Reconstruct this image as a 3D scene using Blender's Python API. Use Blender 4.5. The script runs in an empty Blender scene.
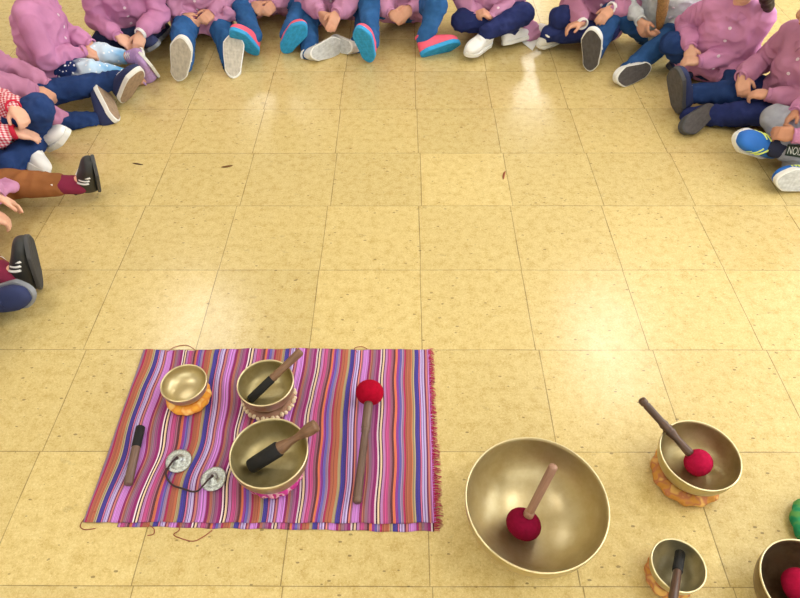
import bpy, bmesh, math, random
from mathutils import Vector, Matrix, noise

scene = bpy.context.scene
COL = scene.collection
V = Vector

# ------------------------------------------------------------------ camera
cam_data = bpy.data.cameras.new('camera')
cam = bpy.data.objects.new('camera', cam_data)
COL.objects.link(cam)
cam_data.sensor_width = 36.0
cam_data.lens = 36.0 * 630.42 / 800.0
cam_data.clip_start = 0.02
_f = V((-0.00457061, 0.67761968, -0.73539832)); _r = V((0.9999895, 0.00333774, -0.00313958)); _u = V((-0.000327131, 0.735404946, 0.677627817))
cam.matrix_world = Matrix(((_r.x, _u.x, -_f.x, 0.0), (_r.y, _u.y, -_f.y, 0.0), (_r.z, _u.z, -_f.z, 1.31877), (0, 0, 0, 1)))
scene.camera = cam

# ------------------------------------------------------------------ view, world, lights
scene.view_settings.view_transform = 'Standard'
scene.view_settings.look = 'None'
scene.view_settings.gamma = 1.0
scene.view_settings.use_curve_mapping = False
scene.view_settings.exposure = -0.26
world = bpy.data.worlds.new('world'); scene.world = world; world.use_nodes = True
world.node_tree.nodes['Background'].inputs[0].default_value = (0.75, 0.85, 1.0, 1)
world.node_tree.nodes['Background'].inputs[1].default_value = 1.0

def area_light(name, loc, rot, sx, sy, power, color):
    d = bpy.data.lights.new(name, 'AREA'); d.shape = 'RECTANGLE'; d.size = sx; d.size_y = sy
    d.energy = power; d.color = color
    o = bpy.data.objects.new(name, d); COL.objects.link(o); o.location = loc; o.rotation_euler = rot
    return o
R = math.radians
CEIL = 3.0
# daylight through the long window of the right wall and through the one behind the camera
area_light('right_window_daylight', (3.92, 2.2, 1.75), (0, R(90), 0), 1.5, 5.6, 215, (0.93, 0.97, 1.0))
area_light('rear_window_daylight', (0.6, -2.42, 1.75), (R(-90), 0, 0), 4.6, 1.5, 65, (0.93, 0.97, 1.0))
LAMPS = [(1.74, 7.9), (-1.74, 7.9), (1.75, 3.4), (-1.75, 3.4), (1.75, 0.2), (-1.75, 0.2), (1.9, 10.2), (-1.74, 10.6)]
for lx, ly in LAMPS:
    area_light('ceiling_lamp_light', (lx, ly, CEIL - 0.075), (0, 0, 0), 0.6, 1.2, 18, (1.0, 0.98, 0.94))

# ------------------------------------------------------------------ materials
MATS = {}
def new_mat(name):
    m = bpy.data.materials.new(name); m.use_nodes = True
    return m, m.node_tree, m.node_tree.nodes['Principled BSDF']
def srgb(c):
    return tuple(((v / 255.0) / 12.92 if v / 255.0 <= 0.04045 else (((v / 255.0) + 0.055) / 1.055) ** 2.4) for v in c) + (1.0,)
class NB:
    'tiny node helper'
    def __init__(s, nt): s.nt = nt
    def n(s, t, **kw):
        x = s.nt.nodes.new(t)
        for k, v in kw.items(): setattr(x, k, v)
        return x
    def l(s, a, b): s.nt.links.new(a, b)
    def put(s, sock, v):
        if hasattr(v, 'links') or isinstance(v, bpy.types.NodeSocket): s.l(v, sock)
        else: sock.default_value = v
    def m(s, op, a, b=0.0, c=0.0):
        x = s.n('ShaderNodeMath', operation=op)
        s.put(x.inputs[0], a); s.put(x.inputs[1], b); s.put(x.inputs[2], c)
        return x.outputs[0]
    def mix(s, f, a, b, bt='MIX'):
        x = s.n('ShaderNodeMix', data_type='RGBA', blend_type=bt)
        s.put(x.inputs[0], f); s.put(x.inputs[6], a); s.put(x.inputs[7], b)
        return x.outputs[2]
    def noise(s, vec, scale, detail=2.0, rough=0.5):
        x = s.n('ShaderNodeTexNoise'); x.inputs['Scale'].default_value = scale; x.inputs['Detail'].default_value = detail
        x.inputs['Roughness'].default_value = rough
        if vec is not None: s.l(vec, x.inputs['Vector'])
        return x.outputs['Fac']
    def ramp(s, f, stops, interp='LINEAR'):
        x = s.n('ShaderNodeValToRGB'); cr = x.color_ramp; cr.interpolation = interp
        while len(cr.elements) > 1: cr.elements.remove(cr.elements[-1])
        cr.elements[0].position = stops[0][0]; cr.elements[0].color = stops[0][1]
        for p, c in stops[1:]:
            e = cr.elements.new(p); e.color = c
        s.l(f, x.inputs[0]); return x.outputs[0]
    def sep(s, v):
        x = s.n('ShaderNodeSeparateXYZ'); s.l(v, x.inputs[0]); return x.outputs
    def comb(s, a, b, c=0.0):
        x = s.n('ShaderNodeCombineXYZ'); s.put(x.inputs[0], a); s.put(x.inputs[1], b); s.put(x.inputs[2], c); return x.outputs[0]
    def bump(s, h, strength, dist, bsdf):
        x = s.n('ShaderNodeBump'); x.inputs['Strength'].default_value = strength; x.inputs['Distance'].default_value = dist
        s.l(h, x.inputs['Height']); s.l(x.outputs[0], bsdf.inputs['Normal'])

def mat(name, rgb, rough=0.6, metal=0.0, var=0.12, vscale=30.0, bump=0.0, bscale=200.0, bdist=0.001, spec=0.5, detail=3.0):
    'plain material with procedural mottling and fine relief'
    if name in MATS: return MATS[name]
    m, nt, b = new_mat(name); k = NB(nt)
    co = k.n('ShaderNodeTexCoord').outputs['Object']
    c = srgb(rgb)
    lo = tuple(v * (1 - var) for v in c[:3]) + (1,); hi = tuple(min(1, v * (1 + var)) for v in c[:3]) + (1,)
    f = k.noise(co, vscale, detail)
    col = k.ramp(f, [(0.3, lo), (0.7, hi)])
    k.l(col, b.inputs['Base Color'])
    b.inputs['Roughness'].default_value = rough; b.inputs['Metallic'].default_value = metal
    b.inputs['Specular IOR Level'].default_value = spec
    if bump: k.bump(k.noise(co, bscale, 2.0), bump, bdist, b)
    MATS[name] = m
    return m

def floor_material():
    m, nt, b = new_mat('speckled_yellow_floor_tile'); k = NB(nt)
    co = k.n('ShaderNodeTexCoord').outputs['Object']
    x, y, z = k.sep(co)
    S = 0.30; OX = 0.0557736; OY = 0.4320984
    wob = k.m('MULTIPLY', k.m('SUBTRACT', k.noise(co, 3.0, 1.0), 0.5), 0.004)
    v = k.m('DIVIDE', k.m('ADD', k.m('SUBTRACT', y, OY), wob), S)
    row = k.m('FLOOR', v)
    wn = k.n('ShaderNodeTexWhiteNoise', noise_dimensions='1D'); k.l(row, wn.inputs['W'])
    jit = k.m('MULTIPLY', k.m('SUBTRACT', wn.outputs['Value'], 0.5), 0.012)
    u = k.m('DIVIDE', k.m('ADD', k.m('ADD', k.m('SUBTRACT', x, OX), jit), wob), S)
    colm = k.m('FLOOR', u)
    fu = k.m('FRACT', u); fv = k.m('FRACT', v)
    du = k.m('MINIMUM', fu, k.m('SUBTRACT', 1.0, fu)); dv = k.m('MINIMUM', fv, k.m('SUBTRACT', 1.0, fv))
    seam_n = k.noise(co, 9.0, 3.0)
    w = k.m('ADD', 0.0014, k.m('MULTIPLY', seam_n, 0.0052))
    su = k.m('LESS_THAN', du, w); sv = k.m('LESS_THAN', dv, k.m('MULTIPLY', w, 0.8))
    seam = k.m('MAXIMUM', su, sv)
    # tile tone
    wn2 = k.n('ShaderNodeTexWhiteNoise', noise_dimensions='2D'); k.l(k.comb(colm, row), wn2.inputs['Vector'])
    tone = k.m('ADD', 0.94, k.m('MULTIPLY', wn2.outputs['Value'], 0.12))
    # cork-like chips: two scales of speckle
    n1 = k.noise(co, 190.0, 6.0, 0.85)
    base = k.ramp(n1, [(0.28, srgb((176, 150, 90))), (0.45, srgb((202, 181, 122))), (0.58, srgb((211, 192, 137))), (0.74, srgb((230, 214, 166)))])
    mo_ = k.noise(co, 38.0, 5.0, 0.7)
    base = k.mix(1.0, base, k.ramp(mo_, [(0.32, (0.84, 0.77, 0.64, 1)), (0.5, (0.99, 0.965, 0.93, 1)), (0.68, (1.06, 1.07, 1.10, 1))]), 'MULTIPLY')
    n2 = k.noise(co, 330.0, 2.0, 0.6)
    base = k.mix(k.m('MULTIPLY', k.m('GREATER_THAN', n2, 0.64), 0.30), base, srgb((140, 110, 62)))
    n2b = k.noise(co, 300.0, 2.0, 0.6)
    base = k.mix(k.m('MULTIPLY', k.m('LESS_THAN', n2b, 0.36), 0.35), base, srgb((244, 226, 178)))
    # sparse dark flecks and grey scuffs
    mp = k.n('ShaderNodeMapping'); mp.inputs['Scale'].default_value = (1.0, 1.9, 1.0); mp.inputs['Rotation'].default_value = (0, 0, 0.6); k.l(co, mp.inputs['Vector'])
    vo = k.n('ShaderNodeTexVoronoi'); vo.inputs['Scale'].default_value = 42.0; k.l(mp.outputs[0], vo.inputs['Vector'])
    warp = k.m('MULTIPLY', k.noise(co, 130.0, 2.0), 0.10)
    cs = k.sep(vo.outputs['Color'])
    fleck = k.m('LESS_THAN', k.m('ADD', vo.outputs['Distance'], warp), k.m('ADD', 0.055, k.m('MULTIPLY', k.m('POWER', cs[0], 2.2), 0.20)))
    fleck = k.m('MULTIPLY', fleck, k.m('GREATER_THAN', cs[1], 0.22))
    base = k.mix(k.m('MULTIPLY', fleck, 0.62), base, srgb((98, 80, 52)))
    n3 = k.noise(mp.outputs[0], 14.0, 5.0, 0.7)
    base = k.mix(k.m('MULTIPLY', k.m('GREATER_THAN', n3, 0.645), 0.20), base, srgb((128, 112, 80)))
    n4 = k.noise(co, 1.6, 3.0)
    tone = k.m('MULTIPLY', tone, k.m('ADD', 0.93, k.m('MULTIPLY', n4, 0.14)))
    base = k.mix(1.0, base, k.comb(tone, tone, tone), 'MULTIPLY')
    base = k.mix(k.m('MULTIPLY', seam, k.m('ADD', 0.30, k.m('MULTIPLY', seam_n, 0.55))), base, srgb((84, 66, 34)))
    k.l(base, b.inputs['Base Color'])
    rg = k.m('ADD', 0.12, k.m('MULTIPLY', k.noise(co, 8.0, 4.0, 0.7), 0.20))
    k.l(rg, b.inputs['Roughness'])
    b.inputs['Specular IOR Level'].default_value = 0.5
    h = k.m('SUBTRACT', k.m('MULTIPLY', n4, 0.6), k.m('MULTIPLY', seam, 0.25))
    k.bump(h, 0.15, 0.003, b)
    return m

def stripe_material():
    m, nt, b = new_mat('striped_woven_cloth'); k = NB(nt)
    co = k.n('ShaderNodeTexCoord').outputs['Object']
    at = k.n('ShaderNodeAttribute', attribute_name='weave').outputs['Vector']   # cloth coordinates carried by the mesh
    x, y, z = k.sep(at)
    f = k.m('FRACT', k.m('DIVIDE', x, 0.1706))
    T = 76.0
    seq = [(0, (40, 52, 152)), (4.4, (40, 14, 40)), (5.0, (222, 120, 165)), (6.2, (52, 22, 62)), (6.8, (188, 170, 226)), (8.4, (84, 74, 160)), (9.0, (196, 182, 232)),
           (11, (112, 26, 80)), (12.6, (214, 130, 112)), (14, (150, 96, 130)), (15.6, (202, 132, 220)), (22.5, (140, 16, 92)), (24.8, (170, 104, 84)),
           (27.5, (134, 104, 122)), (30, (152, 84, 134)), (33, (146, 24, 108)), (36.4, (232, 214, 226)), (37.8, (26, 10, 26)), (39.4, (238, 212, 176)),
           (41, (70, 26, 60)), (42.2, (184, 130, 190)), (44.6, (192, 76, 138)), (49, (148, 92, 116)), (51.6, (88, 44, 40)), (54, (230, 122, 76)), (56.4, (134, 52, 150)),
           (59, (92, 96, 184)), (61.4, (150, 128, 160)), (64, (172, 32, 82)), (66.2, (168, 96, 62)), (70.5, (184, 104, 62)), (73, (172, 160, 116))]
    base = k.ramp(f, [(a / T, srgb(c)) for a, c in seq], 'CONSTANT')
    # hair-fine alternating threads inside every band
    thr = k.m('FRACT', k.m('DIVIDE', x, 0.0034))
    base = k.mix(k.m('MULTIPLY', k.m('GREATER_THAN', thr, 0.60), 0.34), base, srgb((74, 22, 60)))
    n1 = k.n('ShaderNodeTexNoise', noise_dimensions='1D'); n1.inputs['Scale'].default_value = 1.0; n1.inputs['Detail'].default_value = 0.0
    k.l(k.m('MULTIPLY', x, 330.0), n1.inputs['W'])
    vv = k.m('ADD', 0.45, k.m('MULTIPLY', n1.outputs['Fac'], 1.05))
    base = k.mix(1.0, base, k.comb(vv, vv, vv), 'MULTIPLY')
    tw = k.noise(k.comb(k.m('MULTIPLY', x, 300.0), k.m('MULTIPLY', y, 700.0)), 1.0, 1.0)
    base = k.mix(k.m('MULTIPLY', tw, 0.12), base, srgb((214, 160, 200)))
    k.l(base, b.inputs['Base Color'])
    b.inputs['Roughness'].default_value = 0.85; b.inputs['Specular IOR Level'].default_value = 0.2
    wv = k.m('ADD', k.m('SINE', k.m('MULTIPLY', y, 2600.0)), k.m('SINE', k.m('MULTIPLY', x, 2600.0)))
    k.bump(wv, 0.3, 0.0006, b)
    return m

def bronze(name, rgb, dark, rough=0.3, ring=True):
    if name in MATS: return MATS[name]
    m, nt, b = new_mat(name); k = NB(nt)
    co = k.n('ShaderNodeTexCoord').outputs['Object']
    n1 = k.noise(co, 22.0, 5.0, 0.65); n2 = k.noise(co, 140.0, 3.0)
    c = k.ramp(n1, [(0.32, srgb(dark)), (0.62, srgb(rgb))])
    c = k.mix(k.m('MULTIPLY', n2, 0.25), c, srgb(dark))
    k.l(c, b.inputs['Base Color'])
    b.inputs['Metallic'].default_value = 0.88
    k.l(k.m('ADD', rough - 0.04, k.m('MULTIPLY', n1, 0.08)), b.inputs['Roughness'])
    vo = k.n('ShaderNodeTexVoronoi', feature='SMOOTH_F1'); vo.inputs['Scale'].default_value = 55.0; k.l(co, vo.inputs['Vector'])
    x, y, z = k.sep(co)
    rr = k.m('SQRT', k.m('ADD', k.m('MULTIPLY', x, x), k.m('MULTIPLY', y, y)))
    turn = k.m('SINE', k.m('MULTIPLY', rr, 900.0))
    k.bump(k.m('ADD', vo.outputs['Distance'], k.m('MULTIPLY', turn, 0.05)), 0.08, 0.003, b)
    MATS[name] = m
    return m

def wood(name, rgb, dark, rough=0.5, scale=40.0):
    if name in MATS: return MATS[name]
    m, nt, b = new_mat(name); k = NB(nt)
    co = k.n('ShaderNodeTexCoord').outputs['Object']
    mp = k.n('ShaderNodeMapping'); mp.inputs['Scale'].default_value = (1, 1, 0.12); k.l(co, mp.inputs['Vector'])
    n1 = k.noise(mp.outputs[0], scale * 4, 4.0, 0.6)
    k.l(k.ramp(n1, [(0.3, srgb(dark)), (0.7, srgb(rgb))]), b.inputs['Base Color'])
    b.inputs['Roughness'].default_value = rough
    k.bump(n1, 0.15, 0.001, b)
    MATS[name] = m
    return m

def patterned(name, stops, scale, rough=0.8, detail=1.0):
    'cloth printed with patches of several colours'
    if name in MATS: return MATS[name]
    m, nt, b = new_mat(name); k = NB(nt)
    co = k.n('ShaderNodeTexCoord').outputs['Object']
    k.l(k.ramp(k.noise(co, scale, detail), [(p, srgb(c)) for p, c in stops], 'LINEAR'), b.inputs['Base Color'])
    b.inputs['Roughness'].default_value = rough; b.inputs['Specular IOR Level'].default_value = 0.25
    k.bump(k.noise(co, 300.0, 2.0), 0.3, 0.001, b)
    MATS[name] = m
    return m

def gingham(name, a, b_, mid, size):
    if name in MATS: return MATS[name]
    m, nt, b = new_mat(name); k = NB(nt)
    co = k.n('ShaderNodeTexCoord').outputs['Object']
    x, y, z = k.sep(co)
    p = k.m('GREATER_THAN', k.m('FRACT', k.m('DIVIDE', k.m('ADD', x, k.m('MULTIPLY', y, 0.45)), size * 1.2)), 0.5)
    q = k.m('GREATER_THAN', k.m('FRACT', k.m('DIVIDE', k.m('ADD', z, k.m('SUBTRACT', k.m('MULTIPLY', y, 0.8), k.m('MULTIPLY', x, 0.2))), size)), 0.5)
    s = k.m('MULTIPLY', k.m('ADD', p, q), 0.5)
    k.l(k.ramp(s, [(0.0, srgb(a)), (0.3, srgb(mid)), (0.8, srgb(b_))], 'CONSTANT'), b.inputs['Base Color'])
    b.inputs['Roughness'].default_value = 0.85; b.inputs['Specular IOR Level'].default_value = 0.2
    MATS[name] = m
    return m

def denim(name, rgb, worn=0.35):
    if name in MATS: return MATS[name]
    m, nt, b = new_mat(name); k = NB(nt)
    co = k.n('ShaderNodeTexCoord').outputs['Object']
    c = srgb(rgb); hi = tuple(min(1.0, v * 1.6 + 0.012) for v in c[:3]) + (1,); lo = tuple(v * 0.75 for v in c[:3]) + (1,)
    n1 = k.noise(co, 13.0, 4.0, 0.6); n2 = k.noise(co, 500.0, 2.0)
    col = k.ramp(n1, [(0.3, lo), (0.5, c), (0.8, hi)])
    col = k.mix(k.m('MULTIPLY', n2, worn * 0.4), col, hi)
    k.l(col, b.inputs['Base Color'])
    b.inputs['Roughness'].default_value = 0.85; b.inputs['Specular IOR Level'].default_value = 0.2
    k.bump(n2, 0.25, 0.0008, b)
    MATS[name] = m
    return m

def tread(name, rgb, scale=90.0, kind='wave'):
    if name in MATS: return MATS[name]
    m, nt, b = new_mat(name); k = NB(nt)
    co = k.n('ShaderNodeTexCoord').outputs['Generated']
    c = srgb(rgb); lo = tuple(v * 0.72 for v in c[:3]) + (1,)
    w = k.n('ShaderNodeTexWave'); w.inputs['Scale'].default_value = 4.5; w.inputs['Distortion'].default_value = 3.0; w.inputs['Detail'].default_value = 1.0
    k.l(co, w.inputs['Vector'])
    n = k.noise(co, 9.0, 4.0)
    k.l(k.ramp(n, [(0.3, lo), (0.65, c)]), b.inputs['Base Color'])
    b.inputs['Roughness'].default_value = 0.75; b.inputs['Specular IOR Level'].default_value = 0.3
    k.bump(w.outputs['Fac'], 0.35, 0.002, b)
    MATS[name] = m
    return m

# ------------------------------------------------------------------ object helpers
def link(name, me, m=None, parent=None):
    o = bpy.data.objects.new(name, me); COL.objects.link(o)
    if m is not None:
        for mm in (m if isinstance(m, (list, tuple)) else [m]): me.materials.append(mm)
    if parent is not None: o.parent = parent
    return o
def tag(o, label=None, cat=None, group=None, kind=None):
    if label: o['label'] = label
    if cat: o['category'] = cat
    if group: o['group'] = group
    if kind: o['kind'] = kind
    return o
def mesh(name, verts, faces, smooth=True):
    me = bpy.data.meshes.new(name); me.from_pydata([tuple(v) for v in verts], [], faces)
    if smooth:
        for p in me.polygons: p.use_smooth = True
    me.update()
    return me
def recalc(me):
    bm = bmesh.new(); bm.from_mesh(me); bmesh.ops.recalc_face_normals(bm, faces=bm.faces); bm.to_mesh(me); bm.free()
    return me
def lathe_data(prof, seg=48, closed=False):
    'prof: (r, z) list; r==0 at an end becomes a pole'
    vs, fs, rings = [], [], []
    for r, z in prof:
        if r < 1e-6: rings.append([len(vs)]); vs.append(V((0, 0, z)))
        else:
            rings.append(list(range(len(vs), len(vs) + seg)))
            for i in range(seg):
                a = 2 * math.pi * i / seg; vs.append(V((r * math.cos(a), r * math.sin(a), z)))
    pairs = list(zip(rings, rings[1:])) + ([(rings[-1], rings[0])] if closed else [])
    for A, B in pairs:
        for i in range(seg):
            j = (i + 1) % seg
            if len(A) == 1 and len(B) == 1: continue
            if len(A) == 1: fs.append((A[0], B[j], B[i]))
            elif len(B) == 1: fs.append((A[i], A[j], B[0]))
            else: fs.append((A[i], A[j], B[j], B[i]))
    return vs, fs
def lathe(name, prof, seg=48, closed=False, smooth=True):
    vs, fs = lathe_data(prof, seg, closed)
    return recalc(mesh(name, vs, fs, smooth))
def along(a, b, ref=V((0, 0, 1))):
    'matrix whose z axis runs from a to b, origin a'
    z = (V(b) - V(a)).normalized()
    x = ref.cross(z)
    if x.length < 1e-4: x = V((1, 0, 0)).cross(z)
    x.normalize(); y = z.cross(x)
    return Matrix(((x.x, y.x, z.x, a[0]), (x.y, y.y, z.y, a[1]), (x.z, y.z, z.z, a[2]), (0, 0, 0, 1)))
def tube_data(pts, r, seg=8):
    pts = [V(p) for p in pts]; vs, fs = [], []
    rr = r if isinstance(r, (list, tuple)) else [r] * len(pts)
    prev = None
    for i, p in enumerate(pts):
        d = (pts[min(i + 1, len(pts) - 1)] - pts[max(i - 1, 0)]).normalized()
        x = (prev - d * prev.dot(d)) if prev is not None else d.orthogonal()
        x.normalize(); prev = x; y = d.cross(x)
        for k in range(seg):
            a = 2 * math.pi * k / seg; vs.append(p + (x * math.cos(a) + y * math.sin(a)) * rr[i])
    for i in range(len(pts) - 1):
        for k in range(seg):
            k2 = (k + 1) % seg
            fs.append((i * seg + k, i * seg + k2, (i + 1) * seg + k2, (i + 1) * seg + k))
    fs.append(tuple(range(seg))[::-1]); fs.append(tuple(range((len(pts) - 1) * seg, len(pts) * seg)))
    return vs, fs
def tube(name, pts, r, seg=8):
    vs, fs = tube_data(pts, r, seg); return recalc(mesh(name, vs, fs))
def join(parts):
    vs, fs = [], []
    for v, f in parts:
        o = len(vs); vs += list(v); fs += [tuple(i + o for i in q) for q in f]
    return vs, fs
def box_data(x0, x1, y0, y1, z0, z1):
    v = [V((x, y, z)) for x in (x0, x1) for y in (y0, y1) for z in (z0, z1)]
    return v, [(0, 1, 3, 2), (4, 6, 7, 5), (0, 4, 5, 1), (2, 3, 7, 6), (0, 2, 6, 4), (1, 5, 7, 3)]
def box(name, *a): return recalc(mesh(name, *box_data(*a), smooth=False))
def spline(pts, n=6):
    'Catmull-Rom through the points'
    pts = [V(p) for p in pts]; out = []
    P = [pts[0]] + pts + [pts[-1]]
    for i in range(1, len(P) - 2):
        for j in range(n):
            t = j / n; a, b, c, d = P[i - 1], P[i], P[i + 1], P[i + 2]
            out.append(0.5 * ((2 * b) + (c - a) * t + (2 * a - 5 * b + 4 * c - d) * t * t + (3 * b - a - 3 * c + d) * t ** 3))
    out.append(pts[-1]); return out
def empty(name, loc):
    o = bpy.data.objects.new(name, None); COL.objects.link(o); o.location = loc; o.empty_display_size = 0.05
    return o

# ------------------------------------------------------------------ the room
paint = mat('cream_wall_paint', (234, 232, 224), 0.7, var=0.03, vscale=2.0)
white = mat('white_ceiling_paint', (240, 238, 230), 0.8, var=0.02, vscale=2.0)
X0, X1, Y0, Y1 = -4.0, 4.0, -2.5, 12.0
fl = link('floor', box('floor', X0, X1, Y0, Y1, -0.08, 0.0), floor_material()); tag(fl, kind='structure')
def wall(name, *a, m=paint):
    return tag(link(name, box(name, *a), m), kind='structure')
wall('ceiling', X0, X1, Y0, Y1, CEIL, CEIL + 0.1, m=white)
wall('wall_left', X0 - 0.1, X0, Y0, Y1, -0.08, CEIL)
wall('wall_right', X1, X1 + 0.1, Y0, Y1, -0.08, CEIL)
wall('wall_back', X0, X1, Y1, Y1 + 0.1, -0.08, CEIL)
wall('wall_front', X0, X1, Y0 - 0.1, Y0, -0.08, CEIL)
def window(name, x, y, horiz, w, h, z0):
    'white frame with panes set on a wall'
    parts = []
    t = 0.05
    def bar(u0, u1, a0, a1):
        if horiz: parts.append(box_data(u0, u1, y, y + t, a0, a1))
        else: parts.append(box_data(x - t, x, u0, u1, a0, a1))
    c = x if horiz else y
    for i in range(5):
        u = c - w / 2 + w * i / 4; bar(u - 0.03, u + 0.03, z0, z0 + h)
    bar(c - w / 2, c + w / 2, z0 - 0.03, z0 + 0.03); bar(c - w / 2, c + w / 2, z0 + h - 0.03, z0 + h + 0.03)
    vs, fs = join(parts)
    return tag(link(name, recalc(mesh(name, vs, fs, False)), white), kind='structure')
window('window_1', X1, 2.2, False, 5.7, 1.55, 0.98)
window('window_2', 0.6, Y0, True, 4.7, 1.55, 0.98)
fixture_m = mat('white_lamp_housing', (235, 235, 232), 0.5, var=0.02)
glow, _nt, _b = new_mat('lamp_diffuser'); _b.inputs['Emission Color'].default_value = (1, 0.95, 0.86, 1); _b.inputs['Emission Strength'].default_value = 4.0
for i, (lx, ly) in enumerate(LAMPS):
    e = empty('ceiling_light', (lx, ly, CEIL - 0.06))
    tag(e, 'white rectangular ceiling light with frosted diffuser, outside the frame', 'lamp', 'ceiling lights of the room')
    link('lamp_housing', box('lamp_housing', -0.28, 0.28, -0.62, 0.62, 0.0, 0.06), fixture_m, e)
    link('lamp_diffuser', box('lamp_diffuser', -0.25, 0.25, -0.575, 0.575, -0.012, 0.0), glow, e)

# ------------------------------------------------------------------ singing bowls, cushions, mallets
BR_BIG = bronze('pale_bronze', (204, 192, 156), (188, 172, 132), 0.38)
BR_MID = bronze('olive_bronze', (192, 180, 140), (168, 154, 112), 0.42)
BR_DARK = bronze('dark_bronze', (150, 132, 104), (96, 80, 58), 0.42)
BR_GREY = bronze('grey_bronze', (200, 192, 164), (172, 162, 130), 0.38)
RIM = mat('worn_bronze_rim', (222, 210, 172), 0.35, 1.0, 0.1, 60.0)
def bowl(x, y, zr, Rr, z0, m, label, base=0.42, amax=82, thick=0.0032):
    H = zr - z0; n = 30
    def prof(Ro, zb, Hh, b):
        out = []
        for i in range(n + 1):
            a = math.radians(3 + (88 - 3) * (i / n)); e = 2.0 / b
            out.append((Ro * (math.sin(a) / math.sin(math.radians(88))) ** e, zb + Hh * (1 - math.cos(a) ** e) / (1 - math.cos(math.radians(88)) ** e)))
        return out
    outer = prof(Rr, 0.0, H, base); inner = prof(Rr - thick, thick * 1.2, H - thick * 1.2, base)
    P = [(0, 0.0)] + outer + inner[::-1] + [(0, inner[0][1])]
    o = link('singing_bowl', lathe('singing_bowl', P, 72), m); o.location = (x, y, z0)
    tag(o, label, 'bowl', 'bronze singing bowls')
    rp = [(Rr - thick - 0.0002, H - 0.0006), (Rr - thick + 0.0003, H + 0.0010), (Rr - thick * 0.5, H + 0.0015), (Rr, H + 0.0008), (Rr + 0.0004, H - 0.0012)]
    link('bowl_rim', lathe('bowl_rim', rp, 72, True), RIM, o)['label'] = 'pale worn rim'
    return o
bowl(0.265, 0.5535, 0.130, 0.1416, 0.002, BR_BIG, 'largest bronze singing bowl, set straight on the tiles right of the striped mat', 2.35)
bowl(0.6361, 0.6715, 0.100, 0.0844, 0.026, BR_MID, 'bronze bowl holding a raspberry mallet on the ochre ring, right of the largest bowl', 2.6)
bowl(0.534, 0.4503, 0.070, 0.0521, 0.018, BR_GREY, 'smallest bronze bowl off the mat, with a black-tipped wooden stick leaning in it', 2.5)
bowl(0.752, 0.404, 0.100, 0.086, 0.006, BR_DARK, 'dark brown bronze bowl with a red mallet, cut by the bottom right corner', 2.6)
bowl(-0.5268, 0.8767, 0.070, 0.0549, 0.026, BR_BIG, 'small empty shiny bronze bowl on an orange ring, top left of the mat', 2.6)
bowl(-0.3278, 0.8711, 0.080, 0.0675, 0.024, BR_MID, 'bronze bowl on the beige beaded ring, straight thin stick resting in it', 3.1)
bowl(-0.2894, 0.6781, 0.095, 0.0846, 0.026, BR_MID, 'largest bowl on the striped mat, holding a wide black-sleeved wooden striker', 3.1)

def cushion(x, y, Rr, r, m, label, lumps=14, amp=0.0025, z=0.0, beads=None):
    vs, fs = [], []
    nu, nv = 96, 16
    for i in range(nu):
        a = 2 * math.pi * i / nu
        for j in range(nv):
            b = 2 * math.pi * j / nv
            q = r + amp * math.sin(lumps * a + 1.7 * math.sin(b)) + amp * 0.6 * noise.noise(V((math.cos(a) * 6, math.sin(a) * 6, j)))
            vs.append(V(((Rr + q * math.cos(b)) * math.cos(a), (Rr + q * math.cos(b)) * math.sin(a), r + q * 0.92 * math.sin(b))))
    for i in range(nu):
        for j in range(nv):
            fs.append((i * nv + j, ((i + 1) % nu) * nv + j, ((i + 1) % nu) * nv + (j + 1) % nv, i * nv + (j + 1) % nv))
    zm = min(v.z for v in vs)
    for v in vs: v.z -= zm
    o = link('ring_cushion', recalc(mesh('ring_cushion', vs, fs)), m); o.location = (x, y, z)
    tag(o, label, 'cushion', 'ring cushions under the bowls')
    if beads:
        n, br, bm_ = beads
        vs2, fs2 = lathe_data([(0, -br)] + [(br * math.cos(t), br * math.sin(t)) for t in [math.radians(q) for q in range(-60, 61, 30)]] + [(0, br)], 10)
        for i in range(n):
            a = 2 * math.pi * i / n
            me = recalc(mesh('bead', [V((v.x, v.y * 0.8, v.z * 1.15)) for v in vs2], fs2))
            s = link('bead', me, bm_, o); s.location = ((Rr + r * 0.86) * math.cos(a), (Rr + r * 0.86) * math.sin(a), r * (1.15 + 0.25 * (i % 2)))
            s.rotation_euler = (0.5 * (-1) ** i, 0.3, a)
    return o
MZ = 0.0046   # top of the doubled mat
org = patterned('orange_brocade', [(0, (214, 120, 40)), (0.42, (240, 172, 66)), (0.55, (232, 146, 60)), (0.66, (246, 200, 120))], 45.0)
och = patterned('ochre_brocade', [(0, (160, 92, 44)), (0.42, (200, 142, 64)), (0.52, (180, 112, 78)), (0.62, (218, 172, 96))], 45.0)
bei = mat('beige_braid', (150, 112, 92), 0.8, bump=0.3)
shell = mat('cream_bead', (226, 204, 174), 0.5)
mag = patterned('magenta_brocade', [(0, (150, 24, 90)), (0.46, (190, 60, 140)), (0.56, (226, 180, 190)), (0.62, (168, 40, 108))], 60.0)
cushion(-0.5268, 0.874, 0.041, 0.0135, org, 'orange brocade ring cushion under the small empty bowl on the mat', 12, 0.0010, MZ)
cushion(-0.3278, 0.869, 0.052, 0.0120, bei, 'ring cushion trimmed with cream beads under the bowl with the thin stick', 10, 0.001, MZ, (34, 0.0062, shell))
cushion(-0.2894, 0.6765, 0.054, 0.0130, mag, 'magenta patterned ring cushion under the largest bowl on the mat', 16, 0.0018, MZ)
cushion(0.633, 0.6690, 0.060, 0.0160, och, 'ochre brocade ring cushion under the bowl with the raspberry mallet', 12, 0.0022)
cushion(0.533, 0.4490, 0.036, 0.0110, och, 'small ochre ring cushion under the smallest bowl off the mat', 12, 0.0015)
grn = patterned('green_brocade', [(0, (20, 96, 66)), (0.48, (36, 140, 92)), (0.6, (90, 150, 80))], 45.0)
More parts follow.
